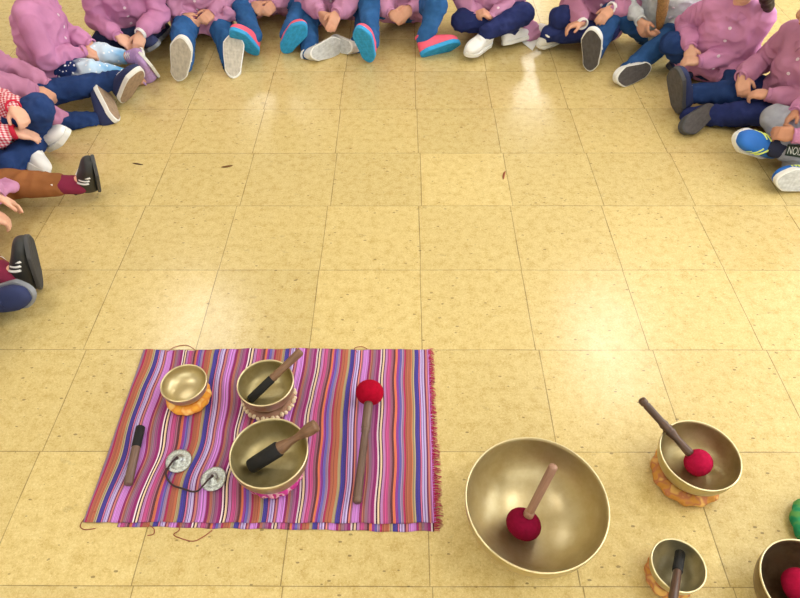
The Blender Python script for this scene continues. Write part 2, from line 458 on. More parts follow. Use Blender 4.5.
cushion(0.893, 0.546, 0.058, 0.0150, grn, 'green ring cushion just showing at the right edge above the dark bowl', 12, 0.002)

def stick_part(name, a, b, prof, m, parent, seg=20):
    'lathed rod from world point a to b; prof: (fraction along, radius)'
    a, b = V(a), V(b); L = (b - a).length
    P = [(0, prof[0][0] * L)] + [(r, t * L) for t, r in prof] + [(0, prof[-1][0] * L)]
    o = link(name, lathe(name, P, seg), m, parent)
    mw = along(a, b)
    o.matrix_world = Matrix.Translation(-V(parent.location)) @ mw if parent is not None else mw
    return o
def round_end(r0, r1, t0, t1, ends=0.02):
    return [(t0, r0 * 0.6), (t0 + ends * 0.5, r0 * 0.93), (t0 + ends, r0), (t1 - ends, r1), (t1 - ends * 0.5, r1 * 0.93), (t1, r1 * 0.6)]
W_PALE = wood('pale_worn_wood', (162, 124, 104), (136, 100, 82))
W_BROWN = wood('brown_turned_wood', (134, 98, 72), (98, 70, 50))
W_DARK = wood('dark_stained_wood', (92, 62, 46), (52, 34, 26), 0.4)
W_GREY = wood('weathered_wood', (114, 88, 76), (82, 60, 50))
LEATHER = mat('black_suede', (18, 17, 20), 0.85, bump=0.3, bscale=400.0)
def felt(name, rgb):
    return mat(name, rgb, 0.95, var=0.15, vscale=120.0, bump=0.6, bscale=700.0, spec=0.1)
CRIM = felt('crimson_felt', (122, 12, 48)); RASP = felt('raspberry_felt', (168, 20, 62)); RED = felt('red_felt', (160, 8, 40))
def felt_head(c, axis, r, flat, m, parent, name='felt_head'):
    prof = []
    for i in range(13):
        t = math.pi * i / 12; prof.append((r * math.sin(t) ** 0.8 if 0 < i < 12 else 0, -flat * math.cos(t)))
    o = link(name, lathe(name, prof, 36), m, parent)
    c = V(c); o.matrix_world = Matrix.Translation(-V(parent.location)) @ along(c, c + V(axis))
    return o
def root(name, loc, label, cat, group=None):
    return tag(empty(name, loc), label, cat, group)
G_M = 'mallets and strikers'
# mallet standing in the largest bowl
a, b = V((0.2507, 0.5438, 0.040)), V((0.294, 0.594, 0.196))
t = root('felt_mallet', (0.2507, 0.5438, 0.012), 'dark crimson felt mallet with pale stick standing in the largest bowl', 'mallet', G_M)
ax = b - a
felt_head(a, ax, 0.037, 0.025, CRIM, t)
stick_part('stick', a + ax * 0.08, b, round_end(0.0085, 0.0092, 0, 1, 0.03), W_PALE, t)
stick_part('ferrule', a + ax * 0.15, a + ax * 0.23, [(0, 0.0098), (0.1, 0.0108), (0.9, 0.0108), (1, 0.0098)], W_PALE, t)
# mallet in the ochre-cushioned bowl
a, b = V((0.6454, 0.6725, 0.062)), V((0.523, 0.779, 0.149)); ax = b - a
t = root('felt_mallet', (0.6454, 0.6725, 0.034), 'raspberry felt mallet with dark carved handle, in the bowl on the ochre ring', 'mallet', G_M)
felt_head(a, ax, 0.030, 0.027, RASP, t)
stick_part('stick', a + ax * 0.12, b, [(0, 0.0090), (0.06, 0.0098), (0.30, 0.0078), (0.42, 0.0112), (0.44, 0.0088), (0.47, 0.0118), (0.50, 0.0092), (0.54, 0.0108), (0.60, 0.0084), (0.88, 0.0086), (0.90, 0.0070), (0.92, 0.0092), (0.98, 0.0092), (1.0, 0.006)], W_DARK, t)
# mallet in the corner bowl
a, b = V((0.762, 0.420, 0.050)), V((0.865, 0.403, 0.134)); ax = b - a
t = root('felt_mallet', (0.762, 0.420, 0.02), 'bright red round mallet lying in the dark corner bowl', 'mallet', G_M)
felt_head(a, ax, 0.032, 0.028, RASP, t)
stick_part('stick', a + ax * 0.15, b, round_end(0.008, 0.0085, 0, 1), W_BROWN, t)
# stick leaning in the smallest bowl
a, b = V((0.5605, 0.4895, 0.036)), V((0.458, 0.319, 0.132)); ax = b - a
t = root('wooden_striker', tuple(a), 'dark wooden striker with black tip leaning in the smallest bowl', 'striker', G_M)
stick_part('stick', a + ax * 0.12, b, round_end(0.0075, 0.0095, 0, 1), W_DARK, t)
stick_part('leather_sleeve', a, a + ax * 0.30, round_end(0.0098, 0.0098, 0, 1, 0.06), LEATHER, t)
# stick in the beaded-ring bowl
a, b = V((-0.369, 0.849, 0.038)), V((-0.2465, 0.9425, 0.110)); ax = b - a
t = root('wooden_striker', tuple(a), 'straight brown striker, half black sleeve, in the bowl on the beaded ring', 'striker', G_M)
stick_part('stick', a + ax * 0.1, b, [(0, 0.0085), (0.36, 0.0085), (0.40, 0.0108), (0.44, 0.0088), (0.48, 0.0110), (0.52, 0.0090), (0.96, 0.0104), (0.985, 0.0098), (1, 0.0075)], W_BROWN, t)
stick_part('leather_sleeve', a, a + ax * 0.44, round_end(0.0106, 0.0106, 0, 1, 0.05), LEATHER, t)
# wide striker in the biggest mat bowl
a, b = V((-0.338, 0.668, 0.046)), V((-0.187, 0.727, 0.126)); ax = b - a
t = root('wooden_striker', tuple(a), 'waisted wooden striker with wide black sleeve, in the largest mat bowl', 'striker', G_M)
stick_part('stick', a + ax * 0.2, b, [(0, 0.013), (0.30, 0.0150), (0.38, 0.0135), (0.52, 0.0085), (0.62, 0.0076), (0.72, 0.0100), (0.82, 0.0140), (0.90, 0.0150), (0.95, 0.0138), (0.965, 0.0146), (0.99, 0.0128), (1.0, 0.009)], W_BROWN, t)
stick_part('leather_sleeve', a, a + ax * 0.46, round_end(0.0166, 0.0178, 0, 1, 0.06), LEATHER, t)
# striker lying on the mat, left
a, b = V((-0.6085, 0.641, 0.0152)), V((-0.6222, 0.789, 0.0152)); ax = b - a
t = root('wooden_striker', tuple(a), 'short brown striker with black grip lying alone near the left edge of the mat', 'striker', G_M)
stick_part('stick', a, a + ax * 0.9, round_end(0.0098, 0.0098, 0, 1), W_GREY, t)
stick_part('leather_sleeve', a + ax * 0.62, b, round_end(0.0106, 0.0106, 0, 1, 0.04), LEATHER, t)
# long mallet on the mat, right
a, b = V((-0.0805, 0.871, 0.038)), V((-0.0992, 0.600, 0.0145)); ax = b - a
t = root('felt_mallet', (a.x, a.y, 0.006), 'long mallet with bright red ball lying on the right part of the mat', 'mallet', G_M)
felt_head(a, ax, 0.034, 0.029, RED, t)
stick_part('stick', a + ax * 0.08, b, [(0, 0.0096), (0.30, 0.0100), (0.33, 0.0100), (0.335, 0.0086), (0.94, 0.0100), (0.95, 0.0084), (0.96, 0.0102), (0.985, 0.0100), (1.0, 0.007)], W_GREY, t)
stick_part('ferrule', a + ax * 0.10, a + ax * 0.36, [(0, 0.0095), (0.05, 0.0108), (0.95, 0.0108), (1, 0.0095)], W_GREY, t)

# ------------------------------------------------------------------ striped mat
rnd = random.Random(4)
STRIPE = stripe_material()
def sheet(name, x0, x1, y0, y1, z, thick, parent, wav, shift=0.0, skew=0.0, nx=150, ny=70):
    vs, fs, wv = [], [], []
    for j in range(ny + 1):
        for i in range(nx + 1):
            u, v = i / nx, j / ny
            x = x0 + (x1 - x0) * u; y = y0 + (y1 - y0) * v
            amp = wav * (1.0 - 0.75 * u)
            dx = amp * noise.noise(V((x * 5 + 3, y * 9, 1.3))) * math.sin(math.pi * u) ** 0.4
            dy = (0.010 * noise.noise(V((x * 7, 2.2, y))) * (1 - 0.6 * u)) * (v > 0.5) * (2 * v - 1) + 0.003 * noise.noise(V((x * 30, 5.2, y * 3))) * abs(2 * v - 1) ** 6
            h = 0.0040 * max(0, noise.noise(V((x * 14 + 3.0 * noise.noise(V((0, y * 5, 4))), y * 2.2, 7.7)))) * (1.0 - 0.8 * u)
            if v > 0.9: h += 0.012 * max(0, noise.noise(V((x * 16, 1.0, 9.0)))) * (v - 0.9) * 10 * (1 - u)
            vs.append(V((x + dx, y + dy + skew * (1 - v) * (0.5 - u), z + h))); wv.append(V((x + shift - 0.07 * 0, y, 0)))
    n = len(vs)
    for j in range(ny):
        for i in range(nx):
            a = j * (nx + 1) + i; fs.append((a, a + 1, a + nx + 2, a + nx + 1))
    me = mesh(name, vs, fs)
    at = me.attributes.new('weave', 'FLOAT_VECTOR', 'POINT')
    for i in range(n): at.data[i].vector = wv[i]
    o = link(name, me, STRIPE, parent)
    sd = o.modifiers.new('thickness', 'SOLIDIFY'); sd.thickness = thick; sd.offset = -1
    return o
mat_root = root('striped_mat', (-0.30, 0.79, 0.0), 'purple, pink and orange striped woven mat spread on the tiles', 'mat')
mo = V(mat_root.location)
def local(o): o.location = -mo; return o
PH = 0.0
local(sheet('upper_layer', -0.684, 0.071, 0.561, 1.030, 0.0042, 0.0012, mat_root, 0.024, STRIPE_SHIFT := 0.4826))
local(sheet('lower_layer', -0.610, 0.066, 0.548, 1.000, 0.0016, 0.0012, mat_root, 0.004, STRIPE_SHIFT + 0.051, 0.009))
# frayed fringe on the right edge, and loose threads
FR = mat('magenta_thread', (176, 36, 84), 0.9, var=0.2)
parts = []
for i in range(330):
    y = 0.545 + 0.485 * (i + rnd.random()) / 330
    L = (0.009 + 0.009 * rnd.random()) * (1.25 if y < 0.75 else 1.0)
    p0 = V((0.066, y, 0.0035)); s = rnd.uniform(-0.006, 0.006)
    parts.append(tube_data([p0, p0 + V((L * 0.5, s * 0.5, 0.001 + 0.002 * rnd.random())), p0 + V((L, s, -0.0022))], [0.0007, 0.0007, 0.0004], 4))
vs, fs = join(parts)
fr = local(link('fringe', mesh('fringe', vs, fs), FR, mat_root)); fr['label'] = 'frayed magenta fringe'; fr['kind'] = 'stuff'
RT = mat('loose_red_thread', (150, 66, 56), 0.9, var=0.2)
def thread(pts): local(link('loose_thread', tube('loose_thread', spline([V(p) for p in pts], 6), 0.0009, 5), RT, mat_root))
thread([(-0.665, 0.585, 0.006), (-0.682, 0.575, 0.003), (-0.690, 0.555, 0.0012), (-0.676, 0.546, 0.0012), (-0.655, 0.549, 0.0012)])
thread([(-0.480, 0.560, 0.006), (-0.475, 0.545, 0.003), (-0.485, 0.536, 0.0012), (-0.468, 0.528, 0.0012), (-0.440, 0.522, 0.0012), (-0.420, 0.532, 0.0012), (-0.405, 0.545, 0.002)])
thread([(-0.545, 0.556, 0.005), (-0.530, 0.548, 0.003), (-0.528, 0.537, 0.0012), (-0.540, 0.534, 0.0012)])
thread([(-0.120, 1.020, 0.005), (-0.128, 1.036, 0.002), (-0.110, 1.042, 0.0012), (-0.095, 1.034, 0.002)])
thread([(-0.300, 1.010, 0.005), (-0.290, 1.030, 0.002), (-0.255, 1.036, 0.0012), (-0.230, 1.026, 0.002)])
thread([(-0.620, 1.020, 0.006), (-0.605, 1.040, 0.002), (-0.575, 1.046, 0.0012), (-0.550, 1.030, 0.002)])

# ------------------------------------------------------------------ tingsha cymbals joined by a cord
SILV = mat('engraved_silver', (188, 196, 200), 0.32, 1.0, 0.35, 260.0, bump=0.8, bscale=420.0, bdist=0.0015)
CORD = mat('dark_leather_cord', (58, 38, 44), 0.7)
tg = root('tingsha_cymbals', (-0.468, 0.68, MZ), 'pair of engraved silver hand cymbals joined by dark cord, lying on the mat', 'cymbals')
to = V(tg.location)
for cx, cy, tl in ((-0.5128, 0.7027, 0.05), (-0.4239, 0.6586, -0.05)):
    prof = [(0.0285, 0.0), (0.0290, 0.0016), (0.0275, 0.0030), (0.0200, 0.0034), (0.0188, 0.0026), (0.0165, 0.0036), (0.0120, 0.0048), (0.0105, 0.0088), (0.0070, 0.0118), (0.0030, 0.0128), (0, 0.0128)]
    c = link('cymbal', lathe('cymbal', prof + [(0, 0.0100), (0.006, 0.0090), (0.0100, 0.0026), (0.0200, 0.0010), (0.0285, 0.0)], 40), SILV, tg)
    c.location = V((cx, cy, MZ + 0.004)) - to; c.rotation_euler = (0.04, tl, 0)
    kn = link('knot', lathe('knot', [(0, -0.003), (0.003, -0.0022), (0.004, 0), (0.003, 0.0022), (0, 0.003)], 12), CORD, tg)
    kn.location = V((cx, cy, MZ + 0.0185)) - to
cp = [(-0.5128, 0.7027, 0.0225), (-0.520, 0.698, 0.0215), (-0.529, 0.684, 0.0165), (-0.534, 0.674, 0.0100), (-0.528, 0.659, 0.0090), (-0.510, 0.643, 0.0090), (-0.488, 0.636, 0.0090), (-0.467, 0.629, 0.0095), (-0.452, 0.629, 0.0120), (-0.442, 0.638, 0.0170), (-0.432, 0.650, 0.0215), (-0.4239, 0.6586, 0.0225)]
cd = link('cord', tube('cord', spline(cp, 6), 0.0021, 8), CORD, tg); cd.location = -to

# ------------------------------------------------------------------ bits lying on the floor
def sliver(name, pts, w, m, label, cat):
    pts = spline(pts, 5); n = len(pts)
    c = sum((V(p) for p in pts), V()) / n; c.z = 0
    o = link(name, tube(name, [V(p) - c for p in pts], [w * (0.25 + 0.75 * math.sin(math.pi * min(0.97, max(0.03, i / (n - 1))))) for i in range(n)], 6), m)
    o.location = c; o.scale = (1, 1, 0.4)
    return tag(o, label, cat)
LEAF = mat('dry_brown_leaf', (110, 74, 34), 0.8); LEAFD = mat('dark_dry_leaf', (70, 44, 34), 0.8); LEAFR = mat('reddish_dry_leaf', (140, 74, 44), 0.8)
sliver('leaf_sliver', [(-0.960, 1.870, 0.004), (-0.942, 1.866, 0.004), (-0.922, 1.860, 0.004)], 0.0035, LEAFD, 'thin dark leaf sliver on the tiles in front of the brown corduroy leg', 'leaf')
sliver('leaf_sliver', [(-0.640, 1.846, 0.004), (-0.62, 1.850, 0.004), (-0.602, 1.856, 0.004)], 0.0055, LEAF, 'olive brown dry leaf sliver on the tiles left of centre', 'leaf')
sliver('leaf_sliver', [(0.346, 1.775, 0.004), (0.350, 1.800, 0.004), (0.358, 1.822, 0.004)], 0.004, LEAFR, 'reddish leaf sliver on the tiles right of centre', 'leaf')
PAP = mat('white_paper', (240, 240, 240), 0.8, var=0.03)
pv = [(-0.055, 0.06, 0.012), (0.0, 0.075, 0.02), (0.052, 0.05, 0.012), (0.002, -0.055, 0.0015), (-0.03, 0.0, 0.007), (0.028, 0.0, 0.009)]
pm = mesh('paper_scrap', pv, [(0, 4, 1), (1, 4, 5), (1, 5, 2), (4, 3, 5)], False)
po = link('paper_scrap', pm, PAP); po.location = (0.575, 2.775, 0.0)
sd = po.modifiers.new('thickness', 'SOLIDIFY'); sd.thickness = 0.001
tag(po, 'white folded paper corner on the floor between the two navy-legged children', 'paper')
# ------------------------------------------------------------------ children sitting in a ring
def cap(a, b, ra, rb, seg=14, rings=4):
    'closed tapered capsule'
    a, b = V(a), V(b); d = b - a
    if d.length < 1e-6: d = V((0, 0, 1e-5))
    z = d.normalized(); x = z.orthogonal().normalized(); y = z.cross(x)
    vs, fs, rg = [], [], []
    prof = [(a - z * ra, 0)] + [(a - z * ra * math.cos(math.pi / 2 * i / rings), ra * math.sin(math.pi / 2 * i / rings)) for i in range(1, rings + 1)]
    prof += [(b + z * rb * math.sin(math.pi / 2 * i / rings), rb * math.cos(math.pi / 2 * i / rings)) for i in range(rings)] + [(b + z * rb, 0)]
    for c, r in prof:
        if r < 1e-7: rg.append([len(vs)]); vs.append(c)
        else:
            rg.append(list(range(len(vs), len(vs) + seg)))
            for i in range(seg):
                t = 2 * math.pi * i / seg; vs.append(c + (x * math.cos(t) + y * math.sin(t)) * r)
    for A, B in zip(rg, rg[1:]):
        for i in range(seg):
            j = (i + 1) % seg
            if len(A) == 1: fs.append((A[0], B[j], B[i]))
            elif len(B) == 1: fs.append((A[i], A[j], B[0]))
            else: fs.append((A[i], A[j], B[j], B[i]))
    return vs, fs
def ell(c, rx, ry, rz, M=None):
    vs, fs = cap((0, 0, -1e-4), (0, 0, 1e-4), 1, 1, 20, 7)
    M = M or Matrix.Identity(3)
    return [V(c) + M @ V((v.x * rx, v.y * ry, v.z * rz)) for v in vs], fs
def hull(spheres):
    'convex hull of spheres (centre, radius)'
    bm = bmesh.new()
    for c, r in spheres:
        vs, _ = cap(V(c) - V((0, 0, 1e-4)), V(c) + V((0, 0, 1e-4)), r, r, 10, 3)
        for v in vs: bm.verts.new(v)
    res = bmesh.ops.convex_hull(bm, input=bm.verts)
    dead = [g for g in res['geom_interior'] if isinstance(g, bmesh.types.BMVert)] + [g for g in res['geom_unused'] if isinstance(g, bmesh.types.BMVert)]
    bmesh.ops.delete(bm, geom=list(set(dead)), context='VERTS')
    bm.verts.index_update(); bmesh.ops.recalc_face_normals(bm, faces=bm.faces)
    vs = [v.co.copy() for v in bm.verts]; fs = [tuple(v.index for v in f.verts) for f in bm.faces]
    bm.free(); return vs, fs
def fuse(name, prims, voxel, smooth=4, fold=0.0, fscale=18.0, seed=0.0, squash=(1, 1, 1)):
    'one continuous skin over all the primitives, with optional cloth folds'
    vs, fs = join(prims)
    me = mesh(name, vs, fs, False)
    o = bpy.data.objects.new('temporary', me); COL.objects.link(o)
    r = o.modifiers.new('r', 'REMESH'); r.mode = 'VOXEL'; r.voxel_size = voxel
    if smooth:
        s = o.modifiers.new('s', 'SMOOTH'); s.factor = 0.5; s.iterations = smooth
    dg = bpy.context.evaluated_depsgraph_get()
    out = bpy.data.meshes.new_from_object(o.evaluated_get(dg))
    bpy.data.objects.remove(o); bpy.data.meshes.remove(me)
    out.name = name
    if fold:
        nv = len(out.vertices)
        nrm = [V(v.normal) for v in out.vertices]
        for i, v in enumerate(out.vertices):
            p = v.co
            w = noise.noise_vector(p * 7.0 + V((seed, 0, 0))) * 0.06
            q = (p + w) * fscale
            q = V((q.x * squash[0], q.y * squash[1], q.z * squash[2]))
            n = noise.noise(q + V((seed * 3.1, 1.7, 0)))
            h = (1.0 - 2.2 * abs(n)) * fold + noise.noise(p * 6.0 + V((seed, 5, 2))) * fold * 1.2
            v.co = p + nrm[i] * h
    for p in out.polygons: p.use_smooth = True
    out.update()
    return out
def ik(a, c, l1, l2, pole):
    'middle joint between a and c'
    a, c = V(a), V(c); d = c - a; L = min(d.length, (l1 + l2) * 0.999)
    u = d.normalized(); x = (l1 * l1 - l2 * l2 + L * L) / (2 * L); h = math.sqrt(max(0.0, l1 * l1 - x * x))
    p = V(pole); p = (p - u * p.dot(u))
    if p.length < 1e-4: p = u.orthogonal()
    return a + u * (x * d.length / L if d.length > L else x) + p.normalized() * h
def hand_prims(wrist, tip, nrm, s, side, curl=0.5, spread=0.25):
    'palm, four bent fingers of unequal length and a thumb from the side of the palm'
    w, t = V(wrist), V(tip); d = (t - w).normalized(); n = V(nrm); n = (n - d * n.dot(d)).normalized()   # n: palm side
    sd = d.cross(n).normalized() * side        # towards the thumb
    P = []
    pal = 0.058 * s
    P.append(hull([(w, 0.0165 * s), (w + d * pal * 0.55 + sd * 0.018 * s, 0.0130 * s), (w + d * pal * 0.55 - sd * 0.018 * s, 0.0120 * s), (w + d * pal + sd * 0.0185 * s, 0.0095 * s), (w + d * pal - sd * 0.0185 * s, 0.0090 * s)]))
    for k, (off, ln) in enumerate(((0.0200, 0.045), (0.0068, 0.051), (-0.0068, 0.047), (-0.0198, 0.037))):
        b = w + d * pal * 0.96 + sd * off * s
        dr = (d + sd * spread * off * 12).normalized()
        q = b; c = curl * (0.85 + 0.12 * k); r = 0.0074 * s
        for j, fr in enumerate((0.42, 0.33, 0.25)):
            ang = c * (0.55 + 0.75 * j)
            dd = (dr * math.cos(ang) + n * math.sin(ang)).normalized()
            e = q + dd * ln * fr * s * 1.05
            P.append(cap(q, e, r, r * 0.93, 8, 3)); q = e; r *= 0.93
    b = w + d * pal * 0.32 + sd * 0.018 * s + n * 0.004 * s
    k1 = b + (sd * 0.75 + d * 0.65 + n * 0.35).normalized() * 0.026 * s
    k2 = k1 + (d * 0.95 + sd * 0.25 + n * 0.5 * curl + n * 0.1).normalized() * 0.024 * s
    P.append(cap(b, k1, 0.0105 * s, 0.0085 * s, 8, 3)); P.append(cap(k1, k2, 0.0084 * s, 0.0070 * s, 8, 3))
    return P
SKIN = {}
def skin(rgb):
    key = rgb
    if key not in SKIN:
        m = mat('skin_%d' % (len(SKIN) + 1), rgb, 0.5, var=0.07, vscale=40.0, bump=0.08, bscale=400.0, spec=0.35)
        b = m.node_tree.nodes['Principled BSDF']
        b.inputs['Subsurface Weight'].default_value = 0.12; b.inputs['Subsurface Radius'].default_value = (0.012, 0.005, 0.003)
        SKIN[key] = m
    return SKIN[key]

def shoe(parent, heel, toe, nrm, st, side, base):
    'low child shoe: upper, sole and its trims; nrm points out of the sole'
    heel, toe = V(heel), V(toe); L = (toe - heel).length
    x = (toe - heel).normalized(); n = V(nrm); n = (n - x * n.dot(x)).normalized(); up = -n; y = up.cross(x)
    M = Matrix(((x.x, y.x, up.x, heel.x - base.x), (x.y, y.y, up.y, heel.y - base.y), (x.z, y.z, up.z, heel.z - base.z), (0, 0, 0, 1)))
    th = st.get('thick', 0.10) * L
    sg = -side      # inner side of the foot
    def hw(t):   # half width of the sole
        return L * (0.165 + 0.045 * math.sin(math.pi * (t - 0.28)) * (1 if t > 0.28 else 0.3)) * min(1.0, (t / 0.16 + 1e-6) ** 0.5) * min(1.0, ((1 - t) / 0.24 + 1e-6) ** 0.5)
    def cy(t): return sg * L * (0.035 * math.sin(math.pi * t) * 0.6 - 0.03 * (1 - t))
    # upper
    stn = [(0.015, 0.10, 0.25), (0.05, 0.15, 0.33), (0.13, 0.165, 0.37), (0.24, 0.165, 0.36), (0.36, 0.165, 0.355), (0.48, 0.172, 0.325), (0.60, 0.19, 0.28), (0.72, 0.20, 0.245), (0.84, 0.185, 0.215), (0.92, 0.145, 0.18), (0.975, 0.075, 0.13)]
    vs, fs = [], []; sgm = 20
    for t, w, h in stn:
        w = min(w * L, hw(t) * 1.0) ; hh = (h * L) / 2
        for i in range(sgm):
            a = 2 * math.pi * i / sgm; c, s = math.cos(a), math.sin(a)
            yy = w * math.copysign(abs(c) ** 0.75, c) * (1.0 - 0.30 * max(0, s) ** 2 * (1 if t < 0.55 else 0.4)); zz = hh + hh * math.copysign(abs(s) ** 0.8, s)
            vs.append(V((t * L, cy(t) + yy, th * 0.5 + zz)))
    ns = len(stn)
    for k in range(ns - 1):
        for i in range(sgm):
            j = (i + 1) % sgm; fs.append((k * sgm + i, k * sgm + j, (k + 1) * sgm + j, (k + 1) * sgm + i))
    fs.append(tuple(range(sgm))[::-1]); fs.append(tuple(range((ns - 1) * sgm, ns * sgm)))
    root_o = link('shoe', recalc(mesh('shoe', vs, fs)), st['upper'], parent)
    root_o.matrix_local = M
    sb = root_o.modifiers.new('soft', 'SUBSURF'); sb.levels = 1; sb.render_levels = 1
    # sole: rim and tread as two faces groups of one mesh
    N = 20; ts = [0.0, 0.02, 0.05] + [0.1 + 0.8 * i / 12 for i in range(13)] + [0.94, 0.97, 0.99, 1.0]
    ol = [(t * L, cy(t) + hw(t) * 1.04) for t in ts] + [(t * L, cy(t) - hw(t) * 1.04) for t in ts[::-1][1:-1]]
    m_ = len(ol)
    def lay(z, f): return [V(((px - L / 2) * f + L / 2, (py - cy(px / L)) * f + cy(px / L), z + 0.04 * L * max(0, px / L - 0.72) ** 1.2 * 1.0)) for px, py in ol]
    lv = [lay(0.0, 0.93), lay(0.012 * L, 1.0), lay(th * 0.92, 1.0), lay(th, 0.92)]
    vs = [v for l_ in lv for v in l_]; fs = []
    for k in range(3):
        for i in range(m_):
            j = (i + 1) % m_; fs.append((k * m_ + i, k * m_ + j, (k + 1) * m_ + j, (k + 1) * m_ + i))
    nside = len(fs)
    half = len(ts)
    def capf(o):
        out = []
        top = list(range(half)); bot = [0] + [m_ - i for i in range(1, half - 1)] + [half - 1]
        for i in range(half - 1):
            q = [top[i], top[i + 1], bot[i + 1], bot[i]]; q2 = []
            for e in q:
                if e not in q2: q2.append(e)
            if len(q2) > 2: out.append(tuple(o + e for e in q2))
        return out
    b0 = capf(0); t0 = capf(3 * m_); fs += b0 + t0
    me = mesh('sole', vs, fs, False)
    so = link('sole', me, [st['rim'], st['sole']], root_o)
    for p in me.polygons:
        if nside <= p.index < nside + len(b0): p.material_index = 1
    recalc(me)
    # padded collar round the ankle
    cl = []
    for i in range(20):
        a = 2 * math.pi * i / 20; cl.append(V((L * (0.20 + 0.165 * math.cos(a)), cy(0.2) + L * 0.118 * math.sin(a), th * 0.5 + L * (0.365 + (0.03 if math.cos(a) < -0.5 else 0.0)))))
    vs, fs = tube_data(cl + [cl[0], cl[1]], L * 0.028, 8)
    link('collar', recalc(mesh('collar', vs, fs)), st.get('collar', st['upper']), root_o)
    top = lambda t: th * 0.5 + L * (0.355 + (0.235 - 0.355) * max(0, (t - 0.36)) / 0.38)
    kind = st.get('trim')
    if kind == 'laces':
        for i in range(4):
            t = 0.40 + 0.075 * i
            vs, fs = tube_data([V((t * L, cy(t) - 0.085 * L, top(t) - 0.022 * L)), V((t * L + 0.02 * L, cy(t), top(t) + 0.016 * L)), V((t * L, cy(t) + 0.085 * L, top(t) - 0.022 * L))], L * 0.014, 6)
            link('lace', recalc(mesh('lace', vs, fs)), st['trim_m'], root_o)
    if kind == 'straps':
        for t in (0.40, 0.54):
            pts = []
            for i in range(9):
                a = math.pi * (0.06 + 0.88 * i / 8); hh = L * (0.36 - 0.42 * max(0, t - 0.38)) / 2
                pts.append((cy(t) + L * 0.168 * math.cos(a) * (1 - 0.28 * math.sin(a) ** 2), th * 0.5 + hh + hh * math.sin(a) ** 0.8 + 0.008 * L))
            vs = [V((t * L + dx, py, pz + dz)) for py, pz in pts for dx, dz in ((-0.045 * L, 0.004), (0.045 * L, -0.002))]
            fs = [(2 * i, 2 * i + 1, 2 * i + 3, 2 * i + 2) for i in range(8)]
            o = link('strap', mesh('strap', vs, fs), st['trim_m'], root_o)
            sd = o.modifiers.new('thickness', 'SOLIDIFY'); sd.thickness = 0.003; sd.offset = 0
    if kind in ('stripes', 'stripes_outer', 'stripes_inner'):
        sides = (1, -1)
        for sy in sides:
            for i in range(3):
                t = 0.47 + 0.085 * i; pts = []
                for j in range(6):
                    f = j / 5; a = 0.02 + 1.15 * f; tt = t - 0.10 * f + 0.06
                    h = (0.355 - 0.42 * max(0, tt - 0.36)) * L / 2
                    w = 0.172 * L * (1 - 0.30 * math.sin(a) ** 2)
                    pts.append(V((tt * L, cy(tt) + sy * (w * math.cos(a) ** 0.75 + 0.003), th * 0.5 + h + h * math.sin(a) ** 0.8 + 0.001)))
                vs, fs = tube_data(pts, L * 0.019, 6)
                link('stripe', recalc(mesh('stripe', vs, fs)), st['trim_m'], root_o)['label'] = 'contrasting diagonal stripe'
    if st.get('toecap'):
        vs, fs = [], []
        for t, w, h in stn[6:]:
            w = min(w * L, hw(t)) * 1.06 + 0.001; hh = h * L / 2
            for i in range(sgm):
                a = 2 * math.pi * i / sgm; c, s = math.cos(a), math.sin(a)
                vs.append(V((t * L + (0.008 if t > 0.95 else 0.002), cy(t) + w * math.copysign(abs(c) ** 0.75, c) * (1 - 0.12 * max(0, s) ** 2), th * 0.5 + hh + (hh + 0.0016) * math.copysign(abs(s) ** 0.8, s))))
        for k in range(4):
            for i in range(sgm):
                j = (i + 1) % sgm; fs.append((k * sgm + i, k * sgm + j, (k + 1) * sgm + j, (k + 1) * sgm + i))
        fs.append(tuple(range(4 * sgm, 5 * sgm)))
        link('toe_cap', recalc(mesh('toe_cap', vs, fs)), st['toecap'], root_o)
    return M, L, th

